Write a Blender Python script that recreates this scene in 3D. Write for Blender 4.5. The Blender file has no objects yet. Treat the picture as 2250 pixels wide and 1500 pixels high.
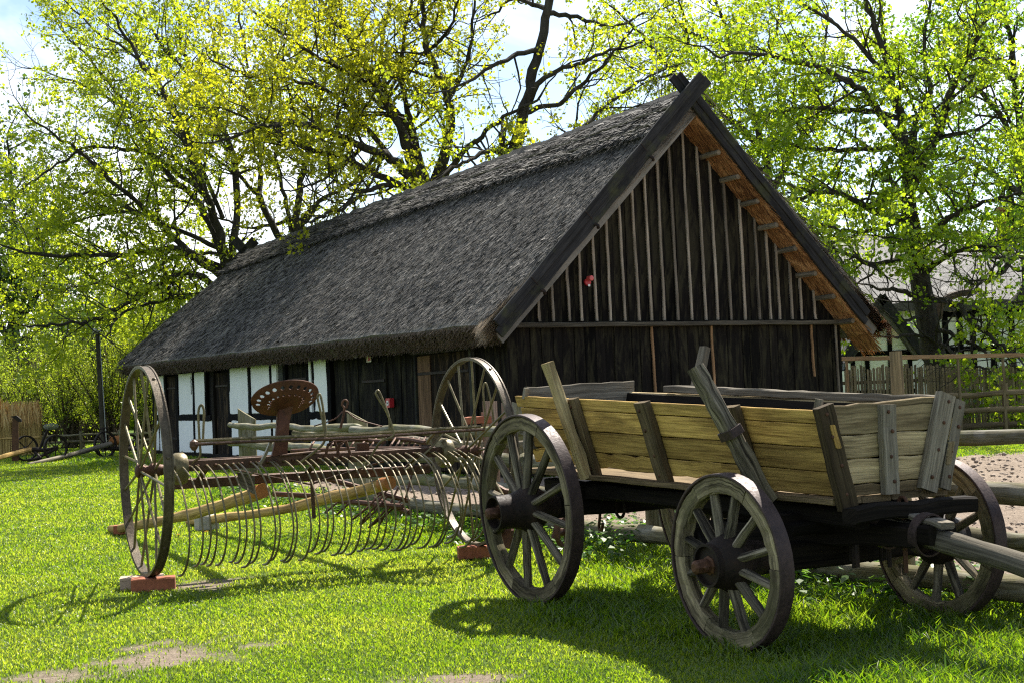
import bpy, math, random
import numpy as np
from math import sin, cos, pi, radians, atan, atan2, sqrt
from mathutils import Vector, Matrix
from mathutils.geometry import delaunay_2d_cdt

random.seed(7)
rng = np.random.default_rng(11)
scene = bpy.context.scene
COL = scene.collection
V = lambda *a: np.array(a, float)
Z = V(0, 0, 1)

def nrm(v):
    v = np.asarray(v, float)
    return v / (np.linalg.norm(v) + 1e-12)

# ------------------------------------------------------------------ camera
FOC, EYE, HOR, ROLL = 3000.0, 1.30, 864.0, 0.0385     # focal length and horizon in pixels of the 2250 px photograph
pit = atan((HOR - 750) / FOC)
CF = V(0, cos(pit), sin(pit)); R0 = V(1, 0, 0); U0 = V(0, -sin(pit), cos(pit))
CR = cos(ROLL) * R0 - sin(ROLL) * U0
CU = sin(ROLL) * R0 + cos(ROLL) * U0
CO = V(0, 0, EYE)
cam_data = bpy.data.cameras.new('camera')
cam = bpy.data.objects.new('camera', cam_data); COL.objects.link(cam)
cam_data.sensor_width = 36; cam_data.lens = 36 * FOC / 2250
cam_data.clip_start = 0.1; cam_data.clip_end = 3000
cam.matrix_world = Matrix([[CR[0], CU[0], -CF[0], CO[0]], [CR[1], CU[1], -CF[1], CO[1]], [CR[2], CU[2], -CF[2], CO[2]], [0, 0, 0, 1]])
scene.camera = cam

def ray(x, y): return CF + (x - 1125) / FOC * CR + (750 - y) / FOC * CU
def at(x, y, D):                       # survey helper: the point D metres ahead that the photograph shows at pixel (x, y)
    d = ray(x, y); return CO + d * D / d[1]
def gnd(x, y, z=0.0):
    d = ray(x, y); return CO + d * (z - EYE) / d[2]
def onp(x, y, P, n):                   # where that sight line meets the plane through P with normal n
    d = ray(x, y); return CO + d * (np.dot(P - CO, n) / np.dot(d, n))

# ------------------------------------------------------------------ mesh builder
class MB:
    def __init__(s):
        s.v = []; s.f = []; s.uv = []; s.r = []
    def _add(s, verts, faces, uvs, r=None):
        o = len(s.v); r = random.random() if r is None else r
        s.v.extend([tuple(p) for p in verts])
        for f, u in zip(faces, uvs):
            s.f.append([i + o for i in f]); s.uv.append(u); s.r.append(r)
    def sweep(s, rings, closed=False, caps=True, r=None, us=None, flip=False):
        n = len(rings[0]); m = len(rings)
        off = random.random() * 20; voff = random.random() * 5
        verts = [p for ring in rings for p in ring]
        if us is None:
            us = [0.0]
            cs = [np.mean(ring, axis=0) for ring in rings]
            for a, b in zip(cs[:-1], cs[1:]): us.append(us[-1] + float(np.linalg.norm(b - a)))
        ps = [0.0]
        for k in range(n): ps.append(ps[-1] + float(np.linalg.norm(np.asarray(rings[0][(k + 1) % n]) - np.asarray(rings[0][k]))))
        faces = []; uvs = []
        mm = m if closed else m - 1
        for i in range(mm):
            j = (i + 1) % m
            u0 = us[i] + off; u1 = (us[j] if j else us[i] + (us[1] - us[0])) + off
            for k in range(n):
                l = (k + 1) % n
                f = [i * n + k, i * n + l, j * n + l, j * n + k]
                u = [(u0, ps[k] + voff), (u0, ps[k + 1] + voff), (u1, ps[k + 1] + voff), (u1, ps[k] + voff)]
                if flip: f.reverse(); u.reverse()
                faces.append(f); uvs.append(u)
        if caps and not closed:
            for i, rev in ((0, True), (m - 1, False)):
                idx = list(range(i * n, i * n + n))
                c = np.mean(rings[i], axis=0)
                uu = [(off + 3 + 0.15 * cos(2 * pi * k / n), voff + 0.15 * sin(2 * pi * k / n)) for k in range(n)]
                if rev != flip: idx.reverse(); uu.reverse()
                faces.append(idx); uvs.append(uu)
        s._add(verts, faces, uvs, r)
    def beam(s, p0, p1, w, h, up=Z, n=1, jit=0.0, ch=0.12, w1=None, h1=None, r=None):
        """a squared timber from p0 to p1, w across, h along up, chamfered edges"""
        p0 = np.asarray(p0, float); p1 = np.asarray(p1, float)
        d = nrm(p1 - p0); sd = nrm(np.cross(d, up)); u = nrm(np.cross(sd, d))
        w1 = w if w1 is None else w1; h1 = h if h1 is None else h1
        rings = []
        for i in range(n + 1):
            t = i / n; c = p0 + (p1 - p0) * t
            ww = (w + (w1 - w) * t) / 2; hh = (h + (h1 - h) * t) / 2; k = min(ww, hh) * 2 * ch
            if jit: c = c + sd * random.gauss(0, jit) + u * random.gauss(0, jit)
            pts = [(-ww, -hh + k), (-ww + k, -hh), (ww - k, -hh), (ww, -hh + k), (ww, hh - k), (ww - k, hh), (-ww + k, hh), (-ww, hh - k)]
            rings.append([c + sd * (a + random.gauss(0, jit) * .5) + u * (b + random.gauss(0, jit) * .5) for a, b in pts])
        s.sweep(rings, r=r)
    def tube(s, pts, rad, n=8, jit=0.0, caps=True, r=None):
        pts = [np.asarray(p, float) for p in pts]
        if np.isscalar(rad): rad = [rad] * len(pts)
        ref = None; rings = []
        for i, p in enumerate(pts):
            a = pts[max(i - 1, 0)]; b = pts[min(i + 1, len(pts) - 1)]; d = nrm(b - a)
            if ref is None: ref = nrm(np.cross(d, Z if abs(d[2]) < .9 else V(1, 0, 0)))
            ref = nrm(ref - d * np.dot(ref, d)); q = np.cross(d, ref)
            rings.append([p + (ref * cos(2 * pi * k / n) + q * sin(2 * pi * k / n)) * rad[i] * (1 + random.gauss(0, jit)) for k in range(n)])
        s.sweep(rings, caps=caps, r=r)
    def lathe(s, c, axis, prof, n=20, r=None, caps=True):
        axis = nrm(axis); e = nrm(np.cross(axis, Z if abs(axis[2]) < .9 else V(1, 0, 0))); q = np.cross(axis, e)
        rings = [[c + axis * z + (e * cos(2 * pi * k / n) + q * sin(2 * pi * k / n)) * rr for k in range(n)] for rr, z in prof]
        s.sweep(rings, r=r, caps=caps)
    def ring(s, c, axis, ri, ro, w, n=48, jit=0.0, r=None, a0=0.0, a1=2 * pi, ch=.0):
        """rectangular hoop"""
        axis = nrm(axis); e = nrm(np.cross(axis, Z if abs(axis[2]) < .9 else V(1, 0, 0))); q = np.cross(axis, e)
        full = abs(a1 - a0 - 2 * pi) < 1e-6
        rings = []
        for k in range(n if full else n + 1):
            a = a0 + (a1 - a0) * k / n; d = e * cos(a) + q * sin(a)
            j = lambda: random.gauss(0, jit)
            h = w / 2
            if ch:
                pts = [(ri + ch, -h), (ro - ch, -h), (ro, -h + ch), (ro, h - ch), (ro - ch, h), (ri + ch, h), (ri, h - ch), (ri, -h + ch)]
            else:
                pts = [(ri, -h), (ro, -h), (ro, h), (ri, h)]
            rings.append([c + d * (a_ + j()) + axis * (b_ + j()) for a_, b_ in pts])
        s.sweep(rings, closed=full, r=r, us=[ro * (a1 - a0) * k / n for k in range(len(rings))])
    def board(s, p00, p10, p11, p01, th, n=8, jit=0.003, r=None):
        """a plank with corners p00->p10 along its length, p01/p11 the other long edge; th = thickness vector"""
        p00, p10, p11, p01, th = [np.asarray(p, float) for p in (p00, p10, p11, p01, th)]
        rings = []
        ac = nrm(p01 - p00)
        for i in range(n + 1):
            t = i / n; a = p00 + (p10 - p00) * t; b = p01 + (p11 - p01) * t
            ja = random.gauss(0, jit); jb = random.gauss(0, jit); jt = th * random.gauss(0, .06)
            a = a + ac * ja + jt; b = b + ac * jb + jt
            c = min(np.linalg.norm(th), np.linalg.norm(b - a)) * .13
            tn = nrm(th)
            rings.append([a + tn * c, a + ac * c, b - ac * c, b + tn * c, b + th - tn * c, b - ac * c + th, a + ac * c + th, a + th - tn * c])
        s.sweep(rings, r=r)
    def quad(s, a, b, c, d, r=None):
        L = float(np.linalg.norm(np.asarray(b) - a)); W = float(np.linalg.norm(np.asarray(d) - a)); o = random.random() * 9
        s._add([a, b, c, d], [[0, 1, 2, 3]], [[(o, 0), (o + L, 0), (o + L, W), (o, W)]], r)
    def prism(s, poly, th, r=None):
        """extrude a planar polygon (list of 3-D points) by vector th"""
        poly = [np.asarray(p, float) for p in poly]; n = len(poly); th = np.asarray(th, float)
        e = nrm(poly[1] - poly[0]); nn = nrm(th); q = np.cross(nn, e)
        uvp = [(float(np.dot(p - poly[0], e)), float(np.dot(p - poly[0], q))) for p in poly]
        vs = poly + [p + th for p in poly]
        fs = [list(range(n))[::-1], list(range(n, 2 * n))]; us = [uvp[::-1], uvp]
        for k in range(n):
            l = (k + 1) % n; L = float(np.linalg.norm(poly[l] - poly[k])); T = float(np.linalg.norm(th))
            fs.append([k, l, n + l, n + k]); us.append([(0, 0), (L, 0), (L, T), (0, T)])
        s._add(vs, fs, us, r)
    def build(s, name, mat, parent=None, base=None, smooth=False):
        root = parent
        while root is not None and root.parent is not None: root = root.parent
        off = V(*root.location) if root is not None and root.type == 'EMPTY' else (V(*root['_b']) if root is not None else (V(*base) if base is not None else V(0, 0, 0)))
        me = bpy.data.meshes.new(name)
        arr = np.array(s.v, float) - off
        me.from_pydata(arr.tolist(), [], s.f)
        uvl = me.uv_layers.new(name='UVMap')
        uvl.data.foreach_set('uv', np.array([c for f in s.uv for c in f], np.float32).ravel())
        at_ = me.attributes.new('rnd', 'FLOAT', 'FACE'); at_.data.foreach_set('value', np.array(s.r, np.float32))
        if smooth: me.polygons.foreach_set('use_smooth', [True] * len(me.polygons))
        me.materials.append(mat); me.update()
        if smooth:
            try: me.set_sharp_from_angle(angle=radians(40))
            except Exception: pass
        o = bpy.data.objects.new(name, me); COL.objects.link(o)
        if parent is not None: o.parent = parent
        else: o.location = off
        return o

def raw_mesh(name, verts, faces, mat, parent=None, base=None, rnd=None, smooth=False):
    """numpy mesh: faces is an (n,k) int array"""
    root = parent
    while root is not None and root.parent is not None: root = root.parent
    off = V(*root.location) if root is not None else (V(*base) if base is not None else V(0, 0, 0))
    me = bpy.data.meshes.new(name)
    n, k = faces.shape
    me.vertices.add(len(verts)); me.vertices.foreach_set('co', (np.asarray(verts) - off).astype(np.float32).ravel())
    me.loops.add(n * k); me.loops.foreach_set('vertex_index', faces.astype(np.int32).ravel())
    me.polygons.add(n); me.polygons.foreach_set('loop_start', np.arange(0, n * k, k, dtype=np.int32))
    if rnd is not None:
        a = me.attributes.new('rnd', 'FLOAT', 'FACE'); a.data.foreach_set('value', np.asarray(rnd, np.float32))
    if smooth: me.polygons.foreach_set('use_smooth', np.ones(n, bool))
    me.materials.append(mat); me.update(); me.validate()
    o = bpy.data.objects.new(name, me); COL.objects.link(o)
    if parent is not None: o.parent = parent
    else: o.location = off
    return o

def tag(o, label=None, cat=None, group=None, kind=None):
    if label: o['label'] = label
    if cat: o['category'] = cat
    if group: o['group'] = group
    if kind: o['kind'] = kind
    return o
def thing(name, label, cat, loc, group=None):
    o = bpy.data.objects.new(name, None); COL.objects.link(o)
    o.location = tuple(float(c) for c in loc); o.empty_display_size = .3
    return tag(o, label, cat, group)

def smoothline(pts, k=6):
    """Catmull-Rom through pts"""
    P = [np.asarray(p, float) for p in pts]; P = [2 * P[0] - P[1]] + P + [2 * P[-1] - P[-2]]
    out = []
    for i in range(1, len(P) - 2):
        a, b, c, d = P[i - 1:i + 3]
        for j in range(k):
            t = j / k
            out.append(.5 * (2 * b + (c - a) * t + (2 * a - 5 * b + 4 * c - d) * t * t + (3 * b - a - 3 * c + d) * t ** 3))
    out.append(P[-2]); return out

# ------------------------------------------------------------------ materials
def newmat(name):
    m = bpy.data.materials.new(name); m.use_nodes = True
    nt = m.node_tree; nt.nodes.clear()
    out = nt.nodes.new('ShaderNodeOutputMaterial')
    return m, nt, out
class NT:
    def __init__(s, nt): s.nt = nt
    def n(s, t, **kw):
        nd = s.nt.nodes.new(t)
        for k, v in kw.items(): setattr(nd, k, v)
        return nd
    def l(s, a, b): s.nt.links.new(a, b)
    def noise(s, vec, scale, detail=6, rough=.6, dist=0.0):
        nd = s.n('ShaderNodeTexNoise'); nd.inputs['Scale'].default_value = scale; nd.inputs['Detail'].default_value = detail
        nd.inputs['Roughness'].default_value = rough; nd.inputs['Distortion'].default_value = dist
        if vec is not None: s.l(vec, nd.inputs['Vector'])
        return nd.outputs['Fac']
    def mapv(s, vec, sc):
        nd = s.n('ShaderNodeMapping'); nd.inputs['Scale'].default_value = sc; s.l(vec, nd.inputs['Vector']); return nd.outputs['Vector']
    def ramp(s, fac, stops):
        nd = s.n('ShaderNodeValToRGB'); cr = nd.color_ramp
        while len(cr.elements) < len(stops): cr.elements.new(.5)
        for e, (p, c) in zip(cr.elements, stops):
            e.position = p; e.color = (*c, 1) if not np.isscalar(c) else (c, c, c, 1)
        s.l(fac, nd.inputs['Fac']); return nd.outputs['Color']
    def mix(s, fac, a, b, mode='MIX'):
        nd = s.n('ShaderNodeMix', data_type='RGBA', blend_type=mode)
        if hasattr(fac, 'links'): s.l(fac, nd.inputs[0])
        else: nd.inputs[0].default_value = fac
        for k, x in ((6, a), (7, b)):
            if hasattr(x, 'links'): s.l(x, nd.inputs[k])
            else: nd.inputs[k].default_value = (*x, 1)
        return nd.outputs[2]
    def math(s, op, a, b=None, clamp=False):
        nd = s.n('ShaderNodeMath', operation=op, use_clamp=clamp)
        for k, x in ((0, a), (1, b)):
            if x is None: continue
            if hasattr(x, 'links'): s.l(x, nd.inputs[k])
            else: nd.inputs[k].default_value = x
        return nd.outputs[0]
    def bump(s, h, strength, dist=.01):
        nd = s.n('ShaderNodeBump'); nd.inputs['Strength'].default_value = strength; nd.inputs['Distance'].default_value = dist
        s.l(h, nd.inputs['Height']); return nd.outputs['Normal']
    def attr(s, nm='rnd'):
        nd = s.n('ShaderNodeAttribute', attribute_name=nm); return nd.outputs['Fac']
    def bsdf(s, col, rough, normal=None, metal=0.0, spec=.3):
        nd = s.n('ShaderNodeBsdfPrincipled')
        if hasattr(col, 'links'): s.l(col, nd.inputs['Base Color'])
        else: nd.inputs['Base Color'].default_value = (*col, 1)
        if hasattr(rough, 'links'): s.l(rough, nd.inputs['Roughness'])
        else: nd.inputs['Roughness'].default_value = rough
        nd.inputs['Metallic'].default_value = metal
        nd.inputs['Specular IOR Level'].default_value = spec
        if normal is not None: s.l(normal, nd.inputs['Normal'])
        return nd.outputs['BSDF']

def wood(name, light, dark, grain=40, stain=None, stain_amt=.5, knots=False, moss=None, moss_amt=.3, vary=.5, bump=.5, contrast=(.32, .68)):
    m, nt, out = newmat(name); g = NT(nt)
    uv = g.n('ShaderNodeTexCoord').outputs['UV']; ob = g.n('ShaderNodeNewGeometry').outputs['Position']
    gv = g.mapv(uv, (1.1, grain, 1)); gr = g.noise(gv, 1.0, 8, .65, .6)
    gv2 = g.mapv(uv, (3, grain * 4, 1)); fine = g.noise(gv2, 1.0, 4, .7)
    col = g.ramp(gr, [(contrast[0], dark), (contrast[1], light)])
    col = g.mix(.45, col, g.ramp(fine, [(.38, tuple(c * .25 for c in dark)), (.62, light)]))
    wide = g.noise(g.mapv(uv, (.8, 5, 1)), 1.0, 5, .6, .8)
    col = g.mix(1.0, col, g.ramp(wide, [(.34, (.66, .63, .60)), (.62, (1.25, 1.22, 1.18))]), 'MULTIPLY')
    ck = g.noise(g.mapv(uv, (.9, 70, 1)), 1.0, 3, .5, .3)
    col = g.mix(g.math('MULTIPLY', g.ramp(ck, [(.30, 1.0), (.36, 0.0)]), .8), col, tuple(c * .2 for c in dark))
    rv = g.attr()
    if vary:
        col = g.mix(1.0, col, g.ramp(rv, [(0, (1 - vary,) * 3), (.45, (1, 1, 1)), (1, (1 + vary * .35, 1 + vary * .32, 1 + vary * .28))]), 'MULTIPLY')
    if stain is not None:
        sn = g.noise(g.mapv(uv, (1.3, 6, 1)), 1.0, 6, .7, .5)
        st = g.ramp(sn, [(.48, 0.0), (.66, 1.0)])
        col = g.mix(g.math('MULTIPLY', st, stain_amt), col, stain)
    if knots:
        vo = g.n('ShaderNodeTexVoronoi'); vo.inputs['Scale'].default_value = 1.0; g.l(g.mapv(uv, (2.2, 6.5, 1)), vo.inputs['Vector'])
        kd = g.ramp(vo.outputs['Distance'], [(.05, 1.0), (.12, 0.0)])
        col = g.mix(g.math('MULTIPLY', kd, .75), col, tuple(c * .45 for c in dark))
    if moss is not None:
        mn = g.noise(ob, 2.2, 7, .7); mm = g.ramp(mn, [(.5, 0.0), (.68, 1.0)])
        col = g.mix(g.math('MULTIPLY', mm, moss_amt), col, moss)
    h = g.math('ADD', gr, g.math('MULTIPLY', fine, .6))
    g.l(g.bsdf(col, .9, g.bump(h, bump, .012), spec=.12), out.inputs['Surface'])
    return m

def rust(name, base, dark, light, rough=.7, metal=.2, scale=9):
    m, nt, out = newmat(name); g = NT(nt)
    ob = g.n('ShaderNodeNewGeometry').outputs['Position']
    a = g.noise(ob, scale, 8, .7); b = g.noise(ob, scale * 7, 4, .6)
    col = g.ramp(a, [(.3, dark), (.52, base), (.75, light)])
    col = g.mix(.3, col, g.ramp(b, [(.3, dark), (.7, light)]))
    g.l(g.bsdf(col, g.ramp(b, [(.3, rough - .12), (.7, rough + .12)]), g.bump(b, .35, .004), metal, .15), out.inputs['Surface'])
    return m

def plain(name, col, rough=.7, amp=.25, scale=8, bump=.2, spec=.3, metal=0):
    m, nt, out = newmat(name); g = NT(nt)
    ob = g.n('ShaderNodeNewGeometry').outputs['Position']
    a = g.noise(ob, scale, 8, .65); b = g.noise(ob, scale * .12, 3, .5)
    c = g.mix(1, col, g.ramp(a, [(.25, (1 - amp,) * 3), (.75, (1, 1, 1))]), 'MULTIPLY')
    c = g.mix(1, c, g.ramp(b, [(.3, (1 - amp * .5,) * 3), (.7, (1, 1, 1))]), 'MULTIPLY')
    g.l(g.bsdf(c, rough, g.bump(a, bump, .01), metal, spec), out.inputs['Surface'])
    return m

def leafmat(name, c0, c1, c2, trans=.5, tmul=2.4, gloss=.05, grough=.35):
    m, nt, out = newmat(name); g = NT(nt)
    r = g.attr()
    ob = g.n('ShaderNodeNewGeometry').outputs['Position']
    big = g.noise(ob, .35, 3, .6)
    col = g.ramp(g.math('ADD', g.math('MULTIPLY', r, .55), g.math('MULTIPLY', big, .45)), [(.2, c0), (.5, c1), (.8, c2)])
    d = g.n('ShaderNodeBsdfDiffuse'); g.l(col, d.inputs['Color'])
    t = g.n('ShaderNodeBsdfTranslucent'); g.l(g.mix(1, col, (tmul * 1.05, tmul, tmul * .55), 'MULTIPLY'), t.inputs['Color'])
    gl = g.n('ShaderNodeBsdfGlossy'); gl.inputs['Roughness'].default_value = grough; gl.inputs['Color'].default_value = (.6, .6, .55, 1)
    mx = g.n('ShaderNodeMixShader'); mx.inputs[0].default_value = trans; g.l(d.outputs[0], mx.inputs[1]); g.l(t.outputs[0], mx.inputs[2])
    m2 = g.n('ShaderNodeMixShader'); m2.inputs[0].default_value = gloss; g.l(mx.outputs[0], m2.inputs[1]); g.l(gl.outputs[0], m2.inputs[2])
    g.l(m2.outputs[0], out.inputs['Surface'])
    return m

def thatchmat(name, c0, c1, c2, moss=None):
    m, nt, out = newmat(name); g = NT(nt)
    tc = g.n('ShaderNodeTexCoord'); uv = tc.outputs['UV']; ob = g.n('ShaderNodeNewGeometry').outputs['Position']
    st = g.noise(g.mapv(uv, (3.2, 34, 1)), 1.0, 6, .7, .4)
    bl = g.noise(ob, 1.3, 6, .7); r = g.attr()
    f = g.math('ADD', g.math('MULTIPLY', st, .5), g.math('ADD', g.math('MULTIPLY', bl, .3), g.math('MULTIPLY', r, .2)))
    col = g.ramp(f, [(.37, c0), (.5, c1), (.64, c2)])
    if moss is not None:
        mo = g.ramp(g.noise(ob, .55, 7, .75), [(.5, 0.0), (.72, .55)])
        col = g.mix(mo, col, moss)
    g.l(g.bsdf(col, .75, g.bump(g.math('ADD', st, g.math('MULTIPLY', bl, .6)), 1.0, .05), spec=.35), out.inputs['Surface'])
    return m

M = {}
M['gable'] = wood('dark_tarred_boards', (0.0131, 0.0109, 0.0089), (0.0026, 0.0023, 0.0023), 26, stain=(.05, .045, .024), stain_amt=.7, vary=.75)
M['batten'] = wood('weathered_batten', (0.3804, 0.3350, 0.2717), (0.1268, 0.1086, 0.0815), 30, vary=.5)
M['verge'] = wood('bargeboard_wood', (0.0454, 0.0454, 0.0468), (0.0139, 0.0145, 0.0160), 22, moss=(.075, .08, .03), moss_amt=.45, vary=.4)
M['beamwood'] = wood('sill_beam_wood', (0.1008, 0.0924, 0.0714), (0.0336, 0.0302, 0.0235), 22)
M['timber'] = wood('black_timber', (0.0043, 0.0036, 0.0035), (0.0010, 0.0010, 0.0012), 24, vary=.4)
M['doorwood'] = wood('door_wood', (0.0165, 0.0112, 0.0073), (0.0040, 0.0030, 0.0023), 18, stain=(.14, .095, .05), stain_amt=.5, vary=.5)
M['greyshut'] = wood('grey_shutter', (.09, .095, .085), (.04, .042, .038), 26)
M['rail'] = wood('mossy_log', (0.2236, 0.2070, 0.1325), (0.0828, 0.0745, 0.0373), 16, moss=(.15, .16, .04), moss_amt=.6, stain=(.34, .33, .29), stain_amt=.6, vary=.35)
M['wagon'] = wood('wagon_planks', (.72, .49, .150), (.26, .145, .038), 20, stain=(.075, .046, .018), stain_amt=.6, knots=True, vary=.5)
M['wagonend'] = wood('wagon_end_planks', (0.5832, 0.4644, 0.2592), (0.2268, 0.1674, 0.0864), 20, stain=(.06, .042, .024), stain_amt=.5, knots=True, vary=.42)
M['cleat'] = wood('wagon_cleats', (0.2394, 0.1796, 0.0980), (0.0544, 0.0392, 0.0218), 24, stain=(.05, .034, .02), stain_amt=.5, vary=.75)
M['greywood'] = wood('grey_weathered_wood', (0.3375, 0.3025, 0.2350), (0.1063, 0.0900, 0.0650), 26, stain=(.10, .085, .06), stain_amt=.5, vary=.4)
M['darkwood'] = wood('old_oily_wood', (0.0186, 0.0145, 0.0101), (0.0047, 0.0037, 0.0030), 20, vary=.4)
M['spoke'] = wood('peeling_wheel_wood', (.30, .262, .19), (.016, .013, .010), 22, stain=(.012, .010, .009), stain_amt=.9, vary=.45, contrast=(.44, .56))
M['felloe'] = wood('felloe_wood', (.36, .305, .19), (.05, .04, .026), 14, stain=(.022, .017, .012), stain_amt=.85, moss=(.14, .135, .06), moss_amt=.4, vary=.3, contrast=(.38, .60))
M['stakewood'] = wood('pale_stake_wood', (.50, .40, .21), (.22, .16, .08), 20, stain=(.10, .06, .03), stain_amt=.5, vary=.2)
M['felloe2'] = wood('drawbar_wood', (.20, .18, .135), (.05, .043, .032), 18, stain=(.03, .025, .02), stain_amt=.5, vary=.2)
M['peeled'] = wood('peeled_pole_wood', (0.5700, 0.4085, 0.1615), (0.3800, 0.2375, 0.0665), 14, stain=(.16, .08, .025), stain_amt=.55, vary=.1, bump=.6)
M['orange'] = plain('orange_paint', (.50, .19, .045), .6, .35, 18)
M['picket'] = wood('picket_wood', (0.2643, 0.2082, 0.1168), (0.0975, 0.0779, 0.0474), 26, vary=.5)
M['fresh'] = wood('fresh_board', (.40, .25, .135), (.22, .13, .065), 24, vary=.2)
M['iron'] = rust('tyre_iron', (.060, .042, .038), (.024, .018, .017), (.11, .072, .060), .55, .25)
M['hubiron'] = rust('hub_iron', (.022, .017, .014), (.009, .008, .007), (.055, .032, .022), .65, .15)
M['rust'] = rust('rusty_iron', (.085, .043, .026), (.03, .018, .013), (.17, .08, .042), .62, .3)
M['rakeiron'] = rust('rake_frame_iron', (.085, .048, .030), (.030, .019, .014), (.18, .100, .060), .5, .25)
M['tine'] = rust('tine_steel', (.155, .125, .060), (.065, .050, .026), (.27, .22, .115), .42, .25, 14)
M['rakewheel'] = rust('rake_wheel_iron', (.095, .072, .045), (.038, .029, .019), (.20, .155, .100), .45, .25, 12)
M['seatrust'] = rust('seat_rust', (.105, .045, .025), (.04, .02, .014), (.19, .085, .045), .6, .25, 12)
M['brick'] = plain('red_brick', (.42, .14, .07), .9, .45, 22, .6)
M['palebrick'] = plain('pale_brick', (.55, .40, .28), .9, .35, 20, .6)
M['stone'] = plain('pale_block', (.50, .46, .38), .9, .35, 14, .5)
M['plaster'] = plain('limewash', (.90, .91, .88), .9, .14, 2.0, .15, spec=.1)
M['cream'] = plain('cream_limewash', (.84, .84, .68), .9, .12, 3.0, .12, spec=.1)
M['red'] = plain('red_plastic', (.45, .02, .025), .45, .1, 5, .0, spec=.5)
M['redlens'] = plain('red_lens', (.62, .09, .08), .35, .1, 5, .0, spec=.5)
M['white'] = plain('white_label', (.72, .70, .66), .6, .05, 5, .0)
M['black'] = plain('black_mark', (.02, .02, .02), .6, .05, 5, .0)
M['wire'] = plain('grey_wire', (.45, .45, .43), .5, .1, 5, .0)
M['lampgrey'] = plain('lamp_metal', (.30, .31, .32), .45, .15, 6, .05, metal=.4)
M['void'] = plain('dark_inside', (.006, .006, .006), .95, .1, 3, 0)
M['thatch'] = thatchmat('old_thatch', (.018, .016, .0135), (.066, .060, .052), (.205, .188, .158), (.055, .052, .024))
M['straw'] = thatchmat('thatch_straws', (.035, .031, .026), (.098, .089, .077), (.29, .265, .22))
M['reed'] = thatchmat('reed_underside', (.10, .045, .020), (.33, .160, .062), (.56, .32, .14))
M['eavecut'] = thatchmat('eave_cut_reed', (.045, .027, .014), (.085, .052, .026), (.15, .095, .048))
M['farthatch'] = thatchmat('sunlit_far_thatch', (.05, .047, .043), (.10, .094, .086), (.20, .188, .17))
M['vergestraw'] = thatchmat('verge_straws', (.11, .075, .042), (.32, .225, .13), (.58, .43, .27))
M['reedscreen'] = thatchmat('dry_reed_screen', (.26, .17, .05), (.42, .29, .09), (.58, .43, .17))
M['reedtop'] = thatchmat('reed_plumes', (.36, .21, .07), (.56, .36, .13), (.70, .52, .26))
def barkmat(name, c0, c1):
    m, nt, out = newmat(name); g = NT(nt)
    ob = g.n('ShaderNodeNewGeometry').outputs['Position']
    a = g.noise(g.mapv(ob, (9, 9, 2.2)), 1.0, 7, .7); b = g.noise(ob, 1.2, 4, .6)
    col = g.ramp(g.math('ADD', g.math('MULTIPLY', a, .7), g.math('MULTIPLY', b, .3)), [(.35, c0), (.65, c1)])
    g.l(g.bsdf(col, .95, g.bump(a, 1.0, .05), spec=.15), out.inputs['Surface']); return m
M['bark'] = barkmat('oak_bark', (.018, .015, .012), (.075, .066, .052))
M['stem'] = barkmat('shrub_stem', (.035, .026, .016), (.10, .08, .05))
# ------------------------------------------------------------------ light and sky
SUN_EL, SUN_AZ = radians(50), radians(26)          # azimuth from +Y (away from the camera) towards +X
sdir = V(sin(SUN_AZ) * cos(SUN_EL), cos(SUN_AZ) * cos(SUN_EL), sin(SUN_EL))
sd = bpy.data.lights.new('sun', 'SUN'); sd.energy = 5.0; sd.angle = radians(.5); sd.color = (1, .95, .86)
so = bpy.data.objects.new('sun', sd); COL.objects.link(so)
so.rotation_euler = Vector(tuple(sdir)).to_track_quat('Z', 'Y').to_euler(); so.location = (10, 20, 30)
w = bpy.data.worlds.new('World'); scene.world = w; w.use_nodes = True
wn = w.node_tree; wn.nodes.clear(); g = NT(wn)
sky = g.n('ShaderNodeTexSky'); sky.sky_type = 'NISHITA'; sky.sun_disc = False; sky.sun_elevation = SUN_EL; sky.sun_rotation = SUN_AZ
sky.air_density = 1.0; sky.dust_density = .6; sky.ozone_density = 1.0
tc = g.n('ShaderNodeTexCoord').outputs['Generated']
cl = g.noise(g.mapv(tc, (2.6, 2.6, 4.6)), 1.0, 7, .58, .4)
cm = g.ramp(cl, [(.46, 0.0), (.62, 1.0)])
csh = g.ramp(g.noise(tc, 6, 5, .6), [(.3, (7.8, 8.0, 8.4)), (.7, (9.6, 9.6, 9.6))])
bg = g.n('ShaderNodeBackground'); bg.inputs['Strength'].default_value = .076
sx_ = g.n('ShaderNodeSeparateXYZ'); g.l(tc, sx_.inputs[0])
north = g.ramp(sx_.outputs['Y'], [(.0, .5), (.5, 1.0)])       # clouds thinned away from the sun to tune how dark the shade is
g.l(g.mix(g.math('MULTIPLY', g.math('MULTIPLY', cm, north), .92), sky.outputs['Color'], csh), bg.inputs['Color'])
wo = g.n('ShaderNodeOutputWorld'); g.l(bg.outputs[0], wo.inputs['Surface'])
vs = scene.view_settings; vs.view_transform = 'Standard'; vs.look = 'None'; vs.exposure = 1.42; vs.gamma = 1.0
scene.cycles.max_bounces = 8; scene.cycles.transparent_max_bounces = 8; scene.cycles.diffuse_bounces = 4
scene.cycles.sample_clamp_indirect = 4
scene.cycles.use_denoising = False; scene.cycles.filter_width = 1.2

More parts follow.
